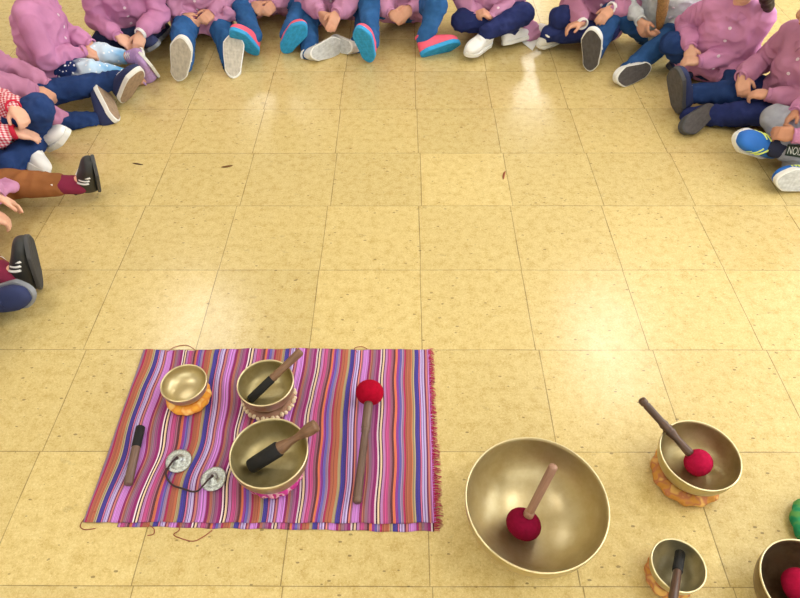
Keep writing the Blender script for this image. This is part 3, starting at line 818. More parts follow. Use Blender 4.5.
def child(k):
    s = k.get('s', 1.0)
    base = V((k['pelvis'][0], k['pelvis'][1], 0.0))
    fx, fy = k['face']; f = V((fx, fy, 0)).normalized(); l = V((-f.y, f.x, 0))
    ln = math.radians(k.get('lean', 6)); tw = V(k.get('shift', (0, 0, 0)))
    upv = (V((0, 0, 1)) * math.cos(ln) + f * math.sin(ln)).normalized(); fu = l.cross(upv) * -1
    fu = upv.cross(l) * -1 if upv.cross(l).dot(f) < 0 else upv.cross(l)
    pel = base + V((0, 0, 0.098 * s)); che = pel + upv * 0.20 * s + tw * 0.6; nck = pel + upv * 0.325 * s + tw; hdc = pel + upv * 0.455 * s + f * 0.015 * s + tw
    sh = {d: pel + upv * 0.285 * s + l * 0.112 * s * d + tw for d in (1, -1)}
    hip = {d: pel + l * 0.062 * s * d + f * 0.01 for d in (1, -1)}
    o = lambda p: V(p) - base
    skm = skin(k['skin'])
    body, smock, trou = [], [], []
    # ---- head, neck, trunk
    hf = V(k['look']).normalized() if 'look' in k else (f - V((0, 0, 0.25))).normalized()
    hl = V((0, 0, 1)).cross(hf).normalized(); hu = hf.cross(hl)
    HM = Matrix(((hf.x, hl.x, hu.x), (hf.y, hl.y, hu.y), (hf.z, hl.z, hu.z)))
    hp = lambda a, b, c: o(hdc + HM @ V((a, b, c)) * s)
    body += [ell(hp(-0.006, 0, 0.024), 0.088 * s, 0.072 * s, 0.082 * s, HM), ell(hp(0.018, 0, -0.035), 0.060 * s, 0.056 * s, 0.060 * s, HM), ell(hp(0.050, 0, -0.072), 0.022 * s, 0.024 * s, 0.018 * s, HM),
             cap(hp(0.078, 0, -0.004), hp(0.092, 0, -0.026), 0.0075 * s, 0.0105 * s, 10, 3), cap(hp(0.076, 0.013, -0.052), hp(0.076, -0.013, -0.052), 0.0065 * s, 0.0065 * s, 8, 3)]
    for d in (1, -1):
        body += [ell(hp(0.052, 0.036 * d, -0.034), 0.024 * s, 0.024 * s, 0.022 * s, HM), ell(hp(-0.008, 0.073 * d, -0.010), 0.018 * s, 0.009 * s, 0.026 * s, HM)]
    body += [cap(o(nck - upv * 0.03), hp(-0.012, 0, -0.03), 0.036 * s, 0.036 * s), cap(o(pel), o(che), 0.085 * s, 0.080 * s), hull([(o(sh[1]), 0.034 * s), (o(sh[-1]), 0.034 * s), (o(che), 0.075 * s)])]
    # ---- arms
    smock += [hull([(o(pel + l * 0.05), 0.095 * s), (o(pel - l * 0.05), 0.095 * s), (o(che + l * 0.03), 0.098 * s), (o(che - l * 0.03), 0.098 * s)]),
              hull([(o(che), 0.098 * s), (o(sh[1] - l * 0.01), 0.052 * s), (o(sh[-1] + l * 0.01), 0.052 * s), (o(nck - upv * 0.045), 0.045 * s)])]
    cuffs = []
    for d in (1, -1):
        A = k['arm'][d]; wr = V(A['w']); el = ik(sh[d], wr, 0.190 * s, 0.175 * s, V(A['pole']))
        if 'e' in A: el = V(A['e'])
        body += [cap(o(sh[d]), o(el), 0.033 * s, 0.027 * s), cap(o(el), o(wr), 0.027 * s, 0.0185 * s)]
        body += [(vs, fs) for vs, fs in hand_prims(o(wr), o(A['t']), A['n'], s, A.get('side', -d), A.get('curl', 0.6), A.get('spread', 0.25))]
        c0 = k.get('bare', {}).get(d, 0.0)      # bare share of the forearm
        ce = wr + (el - wr) * (0.08 + c0); cm = wr + (el - wr) * (0.26 + c0)
        smock += [cap(o(sh[d]), o(el), 0.050 * s, 0.045 * s), cap(o(el), o(cm), 0.045 * s, 0.040 * s), cap(o(cm), o(ce), 0.040 * s, 0.026 * s)]
        cuffs.append((ce, (ce - el).normalized(), d))
    # ---- legs and shoes
    feet = {}; lap = []
    for d in (1, -1):
        G = k['leg'][d]; heel, toe = V(G['heel']), V(G['toe'])
        L = (toe - heel).length; x = (toe - heel).normalized(); n = V(G['n']); n = (n - x * n.dot(x)).normalized()
        ank = heel + x * L * 0.26 - n * L * 0.40
        kn = V(G['knee']) if 'knee' in G else ik(hip[d], ank, 0.245 * s, 0.225 * s, V(G['pole']))
        body += [cap(o(hip[d]), o(kn), 0.046 * s, 0.034 * s), cap(o(kn), o(ank), 0.033 * s, 0.026 * s), cap(o(ank), o(heel + x * L * 0.50 - n * L * 0.19), 0.028 * s, 0.018 * s)]
        tr = k.get('leg_r', 1.0)
        hem = ank + (kn - ank) * G.get('hem', -0.06)
        trou += [cap(o(hip[d]), o(kn), 0.071 * s * tr, 0.056 * s * tr), cap(o(kn), o(hem), 0.055 * s * tr, 0.040 * s * tr)]
        flap = G.get('cover', 0.45)
        th_e = hip[d] + (kn - hip[d]) * flap
        smock.append(hull([(o(hip[d]), 0.086 * s), (o(th_e), 0.075 * s)]))
        lap.append((o(th_e) - V((0, 0, 0.02 * s)), 0.036 * s)); lap.append((o(hip[d]), 0.05 * s))
        feet[d] = (heel, toe, n, ank, kn, L, x)
    trou.append(hull([(o(hip[1]), 0.082 * s), (o(hip[-1]), 0.082 * s), (o(pel), 0.088 * s)]))
    if k.get('lap', True): smock.append(hull(lap))
    for fl_ in k.get('flaps', []):
        smock.append(hull([(o(p), 0.009) for p in fl_]))
    sd = k['seed']
    low = min(min(v.z for v in p[0]) for p in body)
    P = link('person', fuse('person', body, 0.0036, 3), skm); P.location = base
    tag(P, k['label'], 'person', 'children seated in a ring')
    tm = link(k.get('legs_name', 'trousers'), fuse('trousers', trou, 0.0055, 4, 0.0050, 24.0, sd + 3), k['trousers'], P)
    sm = link(k.get('top_name', 'smock'), fuse('smock', smock, 0.0055, 6, 0.0085, 21.0, sd), k['smock'], P)
    for ob in (tm, sm):     # cloth rests on the floor instead of sinking through it
        for v in ob.data.vertices:
            if v.co.z < 0.004: v.co.z = 0.004 + 0.02 * (v.co.z - 0.004) * 0
        ob.data.update()
    for v in P.data.vertices:
        if v.co.z < 0.006: v.co.z = 0.006
    P.data.update()
    for ce, dr, d in cuffs:
        q = along(o(ce + dr * 0.010 * s), o(ce + dr))
        r = 0.0265 * s
        cm_ = k.get('cuff_%s' % ('left' if d > 0 else 'right')) or k.get('cuff') or k['smock']
        prof = [(r * 0.9, 0.0), (r * 1.10, 0.003), (r * 1.02, 0.008), (r * 1.10, 0.013), (r * 0.95, 0.017), (r * 0.80, 0.015), (r * 0.78, 0.002)]
        c = link('cuff', lathe('cuff', prof, 24, True), cm_, P); c.matrix_local = q
    # collar of two flaps and a row of buttons
    for d in (1, -1):
        pts = []
        for i in range(7):
            a = math.radians(12 + 150 * i / 6) * d
            rad = 0.050 * s
            pts.append((o(nck - upv * 0.012 * s) + (fu * math.cos(a) * 0.95 + l * math.sin(a)) * rad, (fu * math.cos(a) + l * math.sin(a))))
        vs = []
        for i, (p, dr) in enumerate(pts):
            drop = 0.036 * s if i == 0 else 0.026 * s
            vs += [p - dr * 0.006, p + dr * drop * 0.8 - upv * drop * (0.75 if i else 1.05)]
        fs = [(2 * i, 2 * i + 1, 2 * i + 3, 2 * i + 2) for i in range(6)]
        c = link('collar', recalc(mesh('collar', vs, fs)), k.get('collar') or k['smock'], P)
        md = c.modifiers.new('thickness', 'SOLIDIFY'); md.thickness = 0.004; md.offset = 1
    BT = mat('pearl_button', (232, 214, 226), 0.35, var=0.03)
    for i in range(4):
        c0 = nck - upv * (0.075 + 0.052 * i) * s
        hit, loc, nr, idx = sm.ray_cast(o(c0 + fu * 0.3), -fu)
        if hit:
            b = link('button', lathe('button', [(0, 0), (0.0058, 0.0), (0.0062, 0.0016), (0.0048, 0.0026), (0.003, 0.0018), (0, 0.0018)], 14), BT, P)
            b.matrix_local = along(loc, loc + nr)
    # hair, eyes
    HC = k['hair']; hs = [ell(hp(-0.016, 0, 0.034), 0.092 * s, 0.079 * s, 0.084 * s, HM), ell(hp(-0.040, 0, -0.015), 0.058 * s, 0.068 * s, 0.066 * s, HM)]
    rn = random.Random(int(sd * 100))
    for i in range(26):
        a = rn.uniform(-2.5, 2.5); e = rn.uniform(-0.3, 1.2)
        p = V((-0.016 - 0.088 * math.cos(a) * math.cos(e), 0.077 * math.sin(a) * math.cos(e), 0.03 + 0.082 * math.sin(e)))
        if p.x > 0.02 and p.z < 0.055: continue
        hs.append(cap(hp(*p), hp(*(p * 1.03 + V((-0.006, 0.01 * math.sin(a), -0.035)))), 0.014 * s, 0.006 * s, 8, 3))
    if k.get('braid'):
        q = k['braid']; tp = lambda u, v, w: o(pel + (upv * u + l * v * q + fu * w) * s + tw)
        ch = [(hp(-0.03, 0.060 * q, -0.02), 0.034), (tp(0.36, 0.075, 0.05), 0.028), (tp(0.30, 0.070, 0.110), 0.025), (tp(0.23, 0.055, 0.135), 0.022), (tp(0.16, 0.045, 0.150), 0.017), (tp(0.11, 0.040, 0.155), 0.009)]
        for (pa, ra_), (pb, rb_) in zip(ch, ch[1:]): hs.append(cap(pa, pb, ra_, rb_, 10, 3))
    if k.get('locks'):
        for L_ in k['locks']:
            L_ = [tuple(hdc + HM @ V((-0.02, 0.03, -0.02)) * s) + (0.05,)] + list(L_)
            for a, b in zip(L_, L_[1:]):
                hs.append(cap(o(a[:3]), o(b[:3]), a[3], b[3], 10, 3))
    link('hair', fuse('hair', hs, 0.0055, 2, 0.003, 60.0, sd + 9, (1, 1, 0.3)), HC, P)
    EW = mat('eye_white', (236, 234, 230), 0.25, var=0.01); EI = mat('brown_iris', (58, 36, 24), 0.2, var=0.05)
    for d in (1, -1):
        ev, ef = lathe_data([(0, -0.011)] + [(0.011 * math.sin(t), -0.011 * math.cos(t)) for t in [math.pi * i / 10 for i in range(1, 10)]] + [(0, 0.011)], 16)
        e = link('eye', recalc(mesh('eye', ev, ef)), EW, P); e.matrix_local = along(hp(0.0655, 0.030 * d, -0.004), hp(0.09, 0.031 * d, -0.006)) @ Matrix.Scale(0.85, 4)
        i_ = link('iris', recalc(lathe('iris', [(0, 0.0112), (0.003, 0.0112), (0.0055, 0.0098), (0.0055, 0.0088), (0, 0.009)], 14)), EI, e)
        i_.matrix_local = Matrix.Identity(4)
    lv, lf = cap((-0, -0.015 * s, 0), (0, 0.015 * s, 0), 0.0042 * s, 0.0042 * s, 8, 3)
    LP = mat('lip', (186, 104, 98), 0.45, var=0.05)
    m_ = link('mouth', recalc(mesh('mouth', [hp(0.0795, 0, -0.050) + HM @ v for v in lv], lf)), LP, P)
    # shoes and socks
    for d in (1, -1):
        heel, toe, n, ank, kn, L, x = feet[d]
        shoe(P, heel, toe, n, k['shoe'], d, base)
        if k.get('sock'):
            up = (kn - ank).normalized()
            sv, sf = join([cap(o(ank - up * 0.01), o(ank + up * k.get('sock_h', 0.05)), 0.036 * s, 0.037 * s, 18, 4)])
            link('sock', recalc(mesh('sock', sv, sf)), k['sock'], P)
            if k.get('sock_top'):
                t = ank + up * k.get('sock_h', 0.05)
                c = link('sock_cuff', lathe('sock_cuff', [(0.037 * s, -0.008), (0.042 * s, -0.004), (0.0425 * s, 0.006), (0.038 * s, 0.012), (0.034 * s, 0.008)], 20, True), k['sock_top'], P)
                c.matrix_local = along(o(t), o(t + up))
    return P

def leg_print(person, knee, hem, facing, text, m_patch, m_text, r0, r1, t0, t1, flip):
    'dark printed panel with lettering wrapped on a trouser leg, between two shares of the shin'
    base = person.location.copy(); a, bb = V(knee) - base, V(hem) - base
    ax = (bb - a).normalized(); n = V(facing); n = (n - ax * n.dot(ax)).normalized(); w = n.cross(ax)
    def pt(u, v, lift):            # u along the shin, v angle round it
        r = r0 + (r1 - r0) * u + lift
        return a + (bb - a) * u + (n * math.cos(v) + w * math.sin(v)) * r
    nu, nv = 14, 8; vs = []; fs = []
    for i in range(nu + 1):
        for j in range(nv + 1): vs.append(pt(t0 + (t1 - t0) * i / nu, -0.42 + 0.84 * j / nv, 0.0072))
    for i in range(nu):
        for j in range(nv):
            q = i * (nv + 1) + j; fs.append((q, q + 1, q + nv + 2, q + nv + 1))
    p = link('printed_panel', recalc(mesh('printed_panel', vs, fs)), m_patch, person)
    p['label'] = 'dark panel with pale lettering'
    sd = p.modifiers.new('thickness', 'SOLIDIFY'); sd.thickness = 0.003; sd.offset = 0
    cu = bpy.data.curves.new('lettering', 'FONT'); cu.body = text; cu.size = 1.0; cu.align_x = 'CENTER'; cu.align_y = 'CENTER'; cu.extrude = 0.0
    to = bpy.data.objects.new('temporary', cu); COL.objects.link(to)
    me = bpy.data.meshes.new_from_object(to.evaluated_get(bpy.context.evaluated_depsgraph_get()))
    bpy.data.objects.remove(to)
    xs = [v.co.x for v in me.vertices]; ys = [v.co.y for v in me.vertices]
    bm = bmesh.new(); bm.from_mesh(me); bmesh.ops.triangulate(bm, faces=bm.faces); bmesh.ops.subdivide_edges(bm, edges=bm.edges, cuts=2); bm.to_mesh(me); bm.free()
    x0, x1, y0, y1 = min(xs), max(xs), min(ys), max(ys)
    for v in me.vertices:
        fx = (v.co.x - x0) / (x1 - x0); fy = (v.co.y - y0) / (y1 - y0) - 0.5
        v.co = pt(t0 + (t1 - t0) * (0.06 + 0.88 * fx), flip * fy * 0.52, 0.0098)
    me.update()
    link('lettering', me, m_text, p)
KIDS = [
{'name': 'G', 'pelvis': (-0.92, 2.93), 'face': (0.1, -1.0), 's': 0.86, 'lean': 16, 'arm': {-1: {'w': (-0.967, 2.792, 0.13), 't': (-0.895, 2.732, 0.095), 'n': (0.6, -0.1, -0.5), 'pole': (-0.597, 0.443, -0.7), 'curl': 0.9}, 1: {'w': (-0.841, 2.823, 0.13), 't': (-0.884, 2.733, 0.121), 'n': (-0.6, -0.1, -0.5), 'pole': (0.498, 0.552, -0.7), 'curl': 0.9}}, 'leg': {-1: {'heel': (-0.932, 2.439, 0.004), 'toe': (-0.874, 2.438, 0.195), 'n': (-0.03, -1.0, 0.002), 'pole': (-0.5, 0.0, 0.4)}, 1: {'heel': (-0.719, 2.472, 0.004), 'toe': (-0.709, 2.628, 0.128), 'n': (0.194, -0.619, 0.761), 'pole': (0.5, 0.0, 0.4)}}, 'flaps': [[(-0.778, 2.816, 0.15), (-0.742, 2.83, 0.1), (-0.799, 2.813, 0.09)]]},
{'name': 'H', 'pelvis': (-0.63, 3.1), 'face': (0.0, -1.0), 's': 0.86, 'lean': 24, 'arm': {-1: {'w': (-0.682, 2.907, 0.13), 't': (-0.619, 2.829, 0.122), 'n': (0.6, -0.1, -0.5), 'pole': (-0.55, 0.5, -0.7), 'curl': 0.9}, 1: {'w': (-0.584, 2.917, 0.13), 't': (-0.618, 2.825, 0.113), 'n': (-0.6, -0.1, -0.5), 'pole': (0.55, 0.5, -0.7), 'curl': 0.9}}, 'leg': {-1: {'heel': (-0.638, 2.667, 0.004), 'toe': (-0.711, 2.578, 0.155), 'n': (-0.091, -0.839, -0.536), 'pole': (-0.8, 0.0, 0.35)}, 1: {'heel': (-0.535, 2.69, 0.006), 'toe': (-0.414, 2.653, 0.147), 'n': (0.051, -0.953, -0.298), 'pole': (0.8, 0.0, 0.35)}}},
{'name': 'I', 'pelvis': (-0.33, 3.07), 'face': (0.0, -1.0), 's': 0.86, 'lean': 26, 'arm': {-1: {'w': (-0.364, 2.797, 0.14), 't': (-0.313, 2.746, 0.07), 'n': (0.5, 0.3, -0.3), 'pole': (-0.55, 0.5, -0.7), 'curl': 0.3}, 1: {'w': (-0.287, 2.773, 0.15), 't': (-0.318, 2.697, 0.093), 'n': (-0.3, 0.3, -0.5), 'pole': (0.55, 0.5, -0.7), 'curl': 0.3}}, 'leg': {-1: {'heel': (-0.394, 2.594, 0.035), 'toe': (-0.265, 2.727, 0.038), 'n': (0.661, -0.65, 0.375), 'pole': (-0.7, 0.0, 0.5)}, 1: {'heel': (-0.222, 2.658, 0.035), 'toe': (-0.338, 2.781, 0.022), 'n': (-0.705, -0.625, 0.334), 'pole': (0.7, 0.0, 0.6)}}},
{'name': 'J', 'pelvis': (0.02, 3.01), 'face': (0.05, -1.0), 's': 0.86, 'lean': 22, 'arm': {-1: {'w': (-0.057, 2.819, 0.13), 't': (0.012, 2.752, 0.106), 'n': (0.6, -0.1, -0.5), 'pole': (-0.574, 0.472, -0.7), 'curl': 0.9}, 1: {'w': (0.035, 2.837, 0.14), 't': (-0.02, 2.757, 0.119), 'n': (-0.6, -0.1, -0.5), 'pole': (0.524, 0.527, -0.7), 'curl': 0.9}}, 'leg': {-1: {'heel': (-0.138, 2.601, 0.004), 'toe': (-0.183, 2.548, 0.18), 'n': (-0.206, -0.921, -0.33), 'pole': (-0.5, 0.0, 0.5)}, 1: {'heel': (0.079, 2.642, 0.015), 'toe': (0.256, 2.709, 0.032), 'n': (0.334, -0.733, -0.593), 'knee': (0.146, 2.76, 0.18)}}},
{'name': 'K', 'pelvis': (0.41, 2.94), 'face': (0.0, -1.0), 's': 0.86, 'lean': 14, 'arm': {-1: {'w': (0.306, 2.777, 0.13), 't': (0.395, 2.791, 0.172), 'n': (0.7, -0.1, 0.0), 'pole': (-0.55, 0.5, -0.7), 'curl': 1.2}, 1: {'w': (0.387, 2.756, 0.13), 't': (0.303, 2.739, 0.181), 'n': (-0.7, -0.1, 0.0), 'pole': (0.55, 0.5, -0.7), 'curl': 1.2}}, 'leg': {-1: {'heel': (0.44, 2.725, 0.02), 'toe': (0.576, 2.833, 0.006), 'n': (0.151, -0.313, -0.938), 'knee': (0.259, 2.773, 0.11)}, 1: {'heel': (0.387, 2.742, 0.03), 'toe': (0.268, 2.614, 0.024), 'n': (-0.132, 0.167, -0.977), 'knee': (0.522, 2.773, 0.14)}}, 'flaps': [[(0.545, 2.867, 0.1), (0.627, 2.822, 0.02), (0.566, 2.802, 0.02)]]},
{'name': 'L', 'pelvis': (0.88, 2.86), 'face': (-0.3, -1.0), 's': 0.86, 'lean': 14, 'arm': {-1: {'w': (0.748, 2.637, 0.16), 't': (0.652, 2.616, 0.146), 'n': (0.1, -0.3, -1.0), 'pole': (-0.383, 0.637, -0.7), 'curl': 0.8}, 1: {'w': (0.876, 2.689, 0.2), 't': (0.806, 2.628, 0.161), 'n': (-0.4, 0.0, -1.0), 'pole': (0.67, 0.321, -0.7), 'curl': 0.6}}, 'leg': {-1: {'heel': (0.651, 2.743, 0.02), 'toe': (0.6, 2.91, 0.008), 'n': (-0.904, -0.298, -0.307), 'knee': (0.671, 2.709, 0.15)}, 1: {'heel': (0.59, 2.695, 0.025), 'toe': (0.71, 2.815, 0.032), 'n': (-0.324, 0.376, -0.868), 'knee': (0.886, 2.704, 0.1)}}},
{'name': 'M', 'pelvis': (1.14, 2.76), 'face': (-0.25, -1.0), 's': 0.86, 'lean': 16, 'arm': {-1: {'w': (0.989, 2.642, 0.17), 't': (1.026, 2.585, 0.096), 'n': (0.6, 0.2, -0.3), 'pole': (-0.412, 0.618, -0.7), 'curl': 0.7}, 1: {'w': (1.073, 2.6, 0.13), 't': (0.974, 2.585, 0.142), 'n': (-0.2, 0.2, 1.0), 'pole': (0.655, 0.352, -0.7), 'curl': 0.9}}, 'leg': {-1: {'heel': (0.797, 2.519, 0.004), 'toe': (0.752, 2.506, 0.194), 'n': (-0.416, -0.895, -0.161), 'pole': (-0.4, 0.0, 0.25), 'cover': 0.1}, 1: {'heel': (1.032, 2.475, 0.04), 'toe': (0.866, 2.385, 0.044), 'n': (0.459, -0.835, 0.303), 'knee': (1.105, 2.584, 0.12), 'cover': 0.1}}, 'braid': -1},
{'name': 'N', 'pelvis': (1.285, 2.44), 'face': (-0.55, -0.83), 's': 0.83, 'lean': 14, 'arm': {-1: {'w': (1.125, 2.407, 0.17), 't': (1.134, 2.348, 0.09), 'n': (0.5, 0.5, -0.3), 'pole': (-0.182, 0.721, -0.7), 'curl': 0.8}, 1: {'w': (1.158, 2.345, 0.14), 't': (1.065, 2.378, 0.124), 'n': (-0.1, 0.3, -1.0), 'pole': (0.735, 0.113, -0.7), 'curl': 0.9}}, 'leg': {-1: {'heel': (1.154, 2.407, 0.01), 'toe': (1.139, 2.576, 0.001), 'n': (-0.463, -0.085, -0.882), 'knee': (1.078, 2.467, 0.15)}, 1: {'heel': (1.059, 2.187, 0.004), 'toe': (0.999, 2.205, 0.183), 'n': (-0.853, -0.466, -0.236), 'knee': (1.259, 2.192, 0.09)}}, 'locks': [[(1.258, 2.362, 0.45, 0.03), (1.267, 2.29, 0.42, 0.026), (1.315, 2.319, 0.36, 0.02), (1.335, 2.346, 0.32, 0.008)]]},
{'name': 'O', 'pelvis': (1.46, 2.12), 'face': (-0.9, -0.35), 's': 0.86, 'lean': 14, 'arm': {-1: {'w': (1.242, 2.17, 0.17), 't': (1.253, 2.097, 0.102), 'n': (0.3, 0.5, -0.3), 'pole': (0.267, 0.694, -0.7), 'curl': 0.8}, 1: {'w': (1.303, 2.053, 0.16), 't': (1.229, 2.115, 0.135), 'n': (-0.1, 0.3, -1.0), 'pole': (0.665, -0.331, -0.7), 'curl': 0.8}}, 'leg': {-1: {'heel': (1.408, 2.189, 0.02), 'toe': (1.274, 2.111, 0.091), 'n': (-0.39, -0.155, -0.908), 'knee': (1.322, 2.21, 0.1)}, 1: {'heel': (1.169, 2.126, 0.07), 'toe': (1.03, 2.025, 0.036), 'n': (0.327, -0.671, 0.665), 'knee': (1.313, 2.067, 0.08)}}},
{'name': 'P', 'pelvis': (1.56, 1.88), 'face': (-1.0, -0.15), 's': 0.86, 'lean': 16, 'arm': {-1: {'w': (1.335, 1.923, 0.17), 't': (1.259, 1.874, 0.128), 'n': (0.0, -0.5, -0.5), 'pole': (0.413, 0.618, -0.7), 'curl': 0.8}, 1: {'w': (1.288, 1.793, 0.16), 't': (1.208, 1.85, 0.145), 'n': (0.0, 0.5, -0.5), 'pole': (0.576, -0.47, -0.7), 'curl': 0.7}}, 'leg': {-1: {'heel': (1.409, 1.709, 0.03), 'toe': (1.223, 1.687, 0.063), 'n': (0.141, -0.982, 0.127), 'knee': (1.294, 1.945, 0.13)}, 1: {'heel': (1.288, 1.894, 0.03), 'toe': (1.118, 1.868, 0.111), 'n': (-0.352, 0.798, -0.489), 'knee': (1.434, 1.768, 0.1), 'hem': 0.12}}},
{'name': 'F', 'pelvis': (-1.2, 2.82), 'face': (0.25, -1.0), 's': 0.86, 'lean': 22, 'arm': {-1: {'w': (-1.198, 2.598, 0.13), 't': (-1.123, 2.578, 0.067), 'n': (0.2, 0.2, -1.0), 'pole': (-0.655, 0.352, -0.7), 'curl': 0.35}, 1: {'w': (-1.102, 2.617, 0.13), 't': (-1.123, 2.545, 0.064), 'n': (-0.4, 0.1, -0.9), 'pole': (0.412, 0.618, -0.7), 'curl': 0.6}}, 'leg': {-1: {'heel': (-1.161, 2.692, 0.02), 'toe': (-1.032, 2.6, 0.081), 'n': (0.445, 0.031, -0.895), 'knee': (-1.284, 2.641, 0.08)}, 1: {'heel': (-1.097, 2.749, 0.02), 'toe': (-1.089, 2.917, 0.007), 'n': (0.441, -0.088, -0.893), 'knee': (-1.065, 2.762, 0.16), 'cover': 0.1}}},
{'name': 'E', 'pelvis': (-1.44, 2.42), 'face': (0.95, 0.15), 's': 0.86, 'lean': 10, 'arm': {-1: {'w': (-1.281, 2.427, 0.14), 't': (-1.207, 2.472, 0.09), 'n': (0.1, 0.4, -1.0), 'pole': (-0.408, -0.621, -0.7), 'curl': 0.9}, 1: {'w': (-1.273, 2.496, 0.14), 't': (-1.224, 2.418, 0.101), 'n': (-0.2, -0.2, -1.0), 'pole': (-0.58, 0.465, -0.7), 'curl': 0.9}}, 'leg': {-1: {'heel': (-1.033, 2.496, 0.01), 'toe': (-1.025, 2.393, 0.152), 'n': (0.735, 0.57, 0.368), 'pole': (0.3, -0.6, 0.5), 'cover': 0.22, 'hem': 0.16}, 1: {'heel': (-1.148, 2.579, 0.03), 'toe': (-1.049, 2.472, 0.105), 'n': (0.796, 0.476, -0.374), 'knee': (-1.228, 2.491, 0.1), 'cover': 0.25}}},
{'name': 'D', 'pelvis': (-1.58, 2.04), 'face': (0.95, -0.25), 's': 0.86, 'lean': 14, 'arm': {-1: {'w': (-1.359, 2.13, 0.14), 't': (-1.271, 2.135, 0.093), 'n': (0.1, 0.4, -1.0), 'pole': (-0.624, -0.405, -0.7), 'curl': 1.0}, 1: {'w': (-1.339, 2.192, 0.13), 't': (-1.285, 2.124, 0.081), 'n': (-0.3, -0.2, -1.0), 'pole': (-0.344, 0.659, -0.7), 'curl': 0.9}}, 'leg': {-1: {'heel': (-1.086, 2.131, 0.01), 'toe': (-1.175, 2.274, 0.098), 'n': (0.845, 0.228, 0.483), 'pole': (0.0, -0.7, 0.3)}, 1: {'heel': (-1.112, 2.255, 0.01), 'toe': (-0.988, 2.252, 0.154), 'n': (0.63, -0.542, -0.556), 'pole': (0.0, -0.1, 0.3)}}, 'flaps': [[(-1.307, 2.094, 0.1), (-1.263, 2.101, 0.05), (-1.292, 2.06, 0.05)]]},
{'name': 'C', 'pelvis': (-1.5, 1.86), 'face': (0.97, -0.2), 's': 0.86, 'lean': 10, 'arm': {-1: {'w': (-1.286, 1.805, 0.17), 't': (-1.216, 1.855, 0.118), 'n': (0.1, 0.3, -1.0), 'pole': (-0.601, -0.438, -0.7), 'curl': 0.35}, 1: {'w': (-1.278, 1.858, 0.23), 't': (-1.21, 1.796, 0.191), 'n': (-0.1, -0.2, -1.0), 'pole': (-0.379, 0.64, -0.7), 'curl': 1.0}}, 'leg': {-1: {'heel': (-1.352, 1.86, 0.03), 'toe': (-1.215, 1.743, 0.031), 'n': (-0.482, -0.569, -0.667), 'knee': (-1.316, 1.732, 0.08)}, 1: {'heel': (-1.285, 1.939, 0.01), 'toe': (-1.148, 1.902, 0.104), 'n': (0.593, 0.214, -0.777), 'knee': (-1.226, 1.903, 0.2)}}},
{'name': 'B', 'pelvis': (-1.47, 1.52), 'face': (1.0, -0.05), 's': 0.86, 'lean': 24, 'arm': {-1: {'w': (-1.221, 1.439, 0.13), 't': (-1.178, 1.476, 0.048), 'n': (0.0, 0.2, -1.0), 'pole': (-0.527, -0.524, -0.7), 'curl': 0.5}, 1: {'w': (-1.212, 1.493, 0.15), 't': (-1.183, 1.541, 0.067), 'n': (0.1, 0.1, -1.0), 'pole': (-0.472, 0.574, -0.7), 'curl': 0.4}}, 'leg': {-1: {'heel': (-1.04, 1.262, 0.004), 'toe': (-1.001, 1.264, 0.195), 'n': (0.935, 0.295, -0.195), 'pole': (0.0, -0.7, 0.3), 'hem': 0.3}, 1: {'heel': (-1.016, 1.704, 0.01), 'toe': (-0.959, 1.653, 0.177), 'n': (0.887, 0.43, -0.17), 'pole': (0.0, 0.5, 0.2), 'hem': 0.28}}, 'flaps': [[(-1.301, 1.623, 0.12), (-1.222, 1.608, 0.1), (-1.233, 1.551, 0.12), (-1.274, 1.561, 0.12)]]},
{'name': 'A', 'pelvis': (-1.56, 1.12), 'face': (1.0, 0.0), 's': 0.86, 'lean': 20, 'arm': {-1: {'w': (-1.248, 0.998, 0.16), 't': (-1.213, 1.036, 0.074), 'n': (0.0, 0.2, -1.0), 'pole': (-0.5, -0.55, -0.7), 'curl': 0.6}, 1: {'w': (-1.304, 1.098, 0.16), 't': (-1.263, 1.133, 0.075), 'n': (0.0, 0.1, -1.0), 'pole': (-0.5, 0.55, -0.7), 'curl': 0.6}}, 'leg': {-1: {'heel': (-1.167, 1.023, 0.01), 'toe': (-1.025, 1.001, 0.119), 'n': (0.514, -0.41, -0.753), 'pole': (0.0, -0.6, 0.6)}, 1: {'heel': (-1.167, 1.2, 0.02), 'toe': (-0.991, 1.173, 0.085), 'n': (0.252, 0.919, -0.303), 'pole': (0.0, 0.5, 0.6)}}}]
# ------------------------------------------------------------------ clothes of each child
PINK = (206, 136, 172)
def cloth(name, rgb, rough=0.85):
    return mat(name, rgb, rough, var=0.10, vscale=14.0, bump=0.25, bscale=300.0, spec=0.15)
PK1 = cloth('pink_smock_cotton', (196, 140, 178)); PK2 = cloth('rose_smock_cotton', (200, 136, 180)); PK3 = cloth('mauve_smock_cotton', (184, 126, 160))
GING = gingham('red_gingham', (236, 226, 228), (196, 46, 74), (220, 140, 152), 0.010)
GREYJ = mat('pale_grey_jacket', (196, 200, 206), 0.85, var=0.10, vscale=60.0, bump=0.3, bscale=300.0, spec=0.15)
J_BLUE = denim('bright_blue_denim', (44, 92, 150)); J_MID = denim('blue_denim', (40, 78, 132)); J_NAVY = denim('navy_denim', (34, 44, 96), 0.2); J_DARK = denim('dark_blue_denim', (30, 54, 104)); J_DEEP = denim('deep_navy_denim', (26, 34, 66), 0.15)
CORDU = mat('brown_corduroy', (148, 96, 58), 0.85, var=0.12, vscale=20.0, bump=0.4, bscale=240.0, spec=0.15)
JOG = mat('grey_jogging_jersey', (158, 160, 174), 0.9, var=0.10, vscale=50.0, bump=0.3, bscale=300.0, spec=0.15)
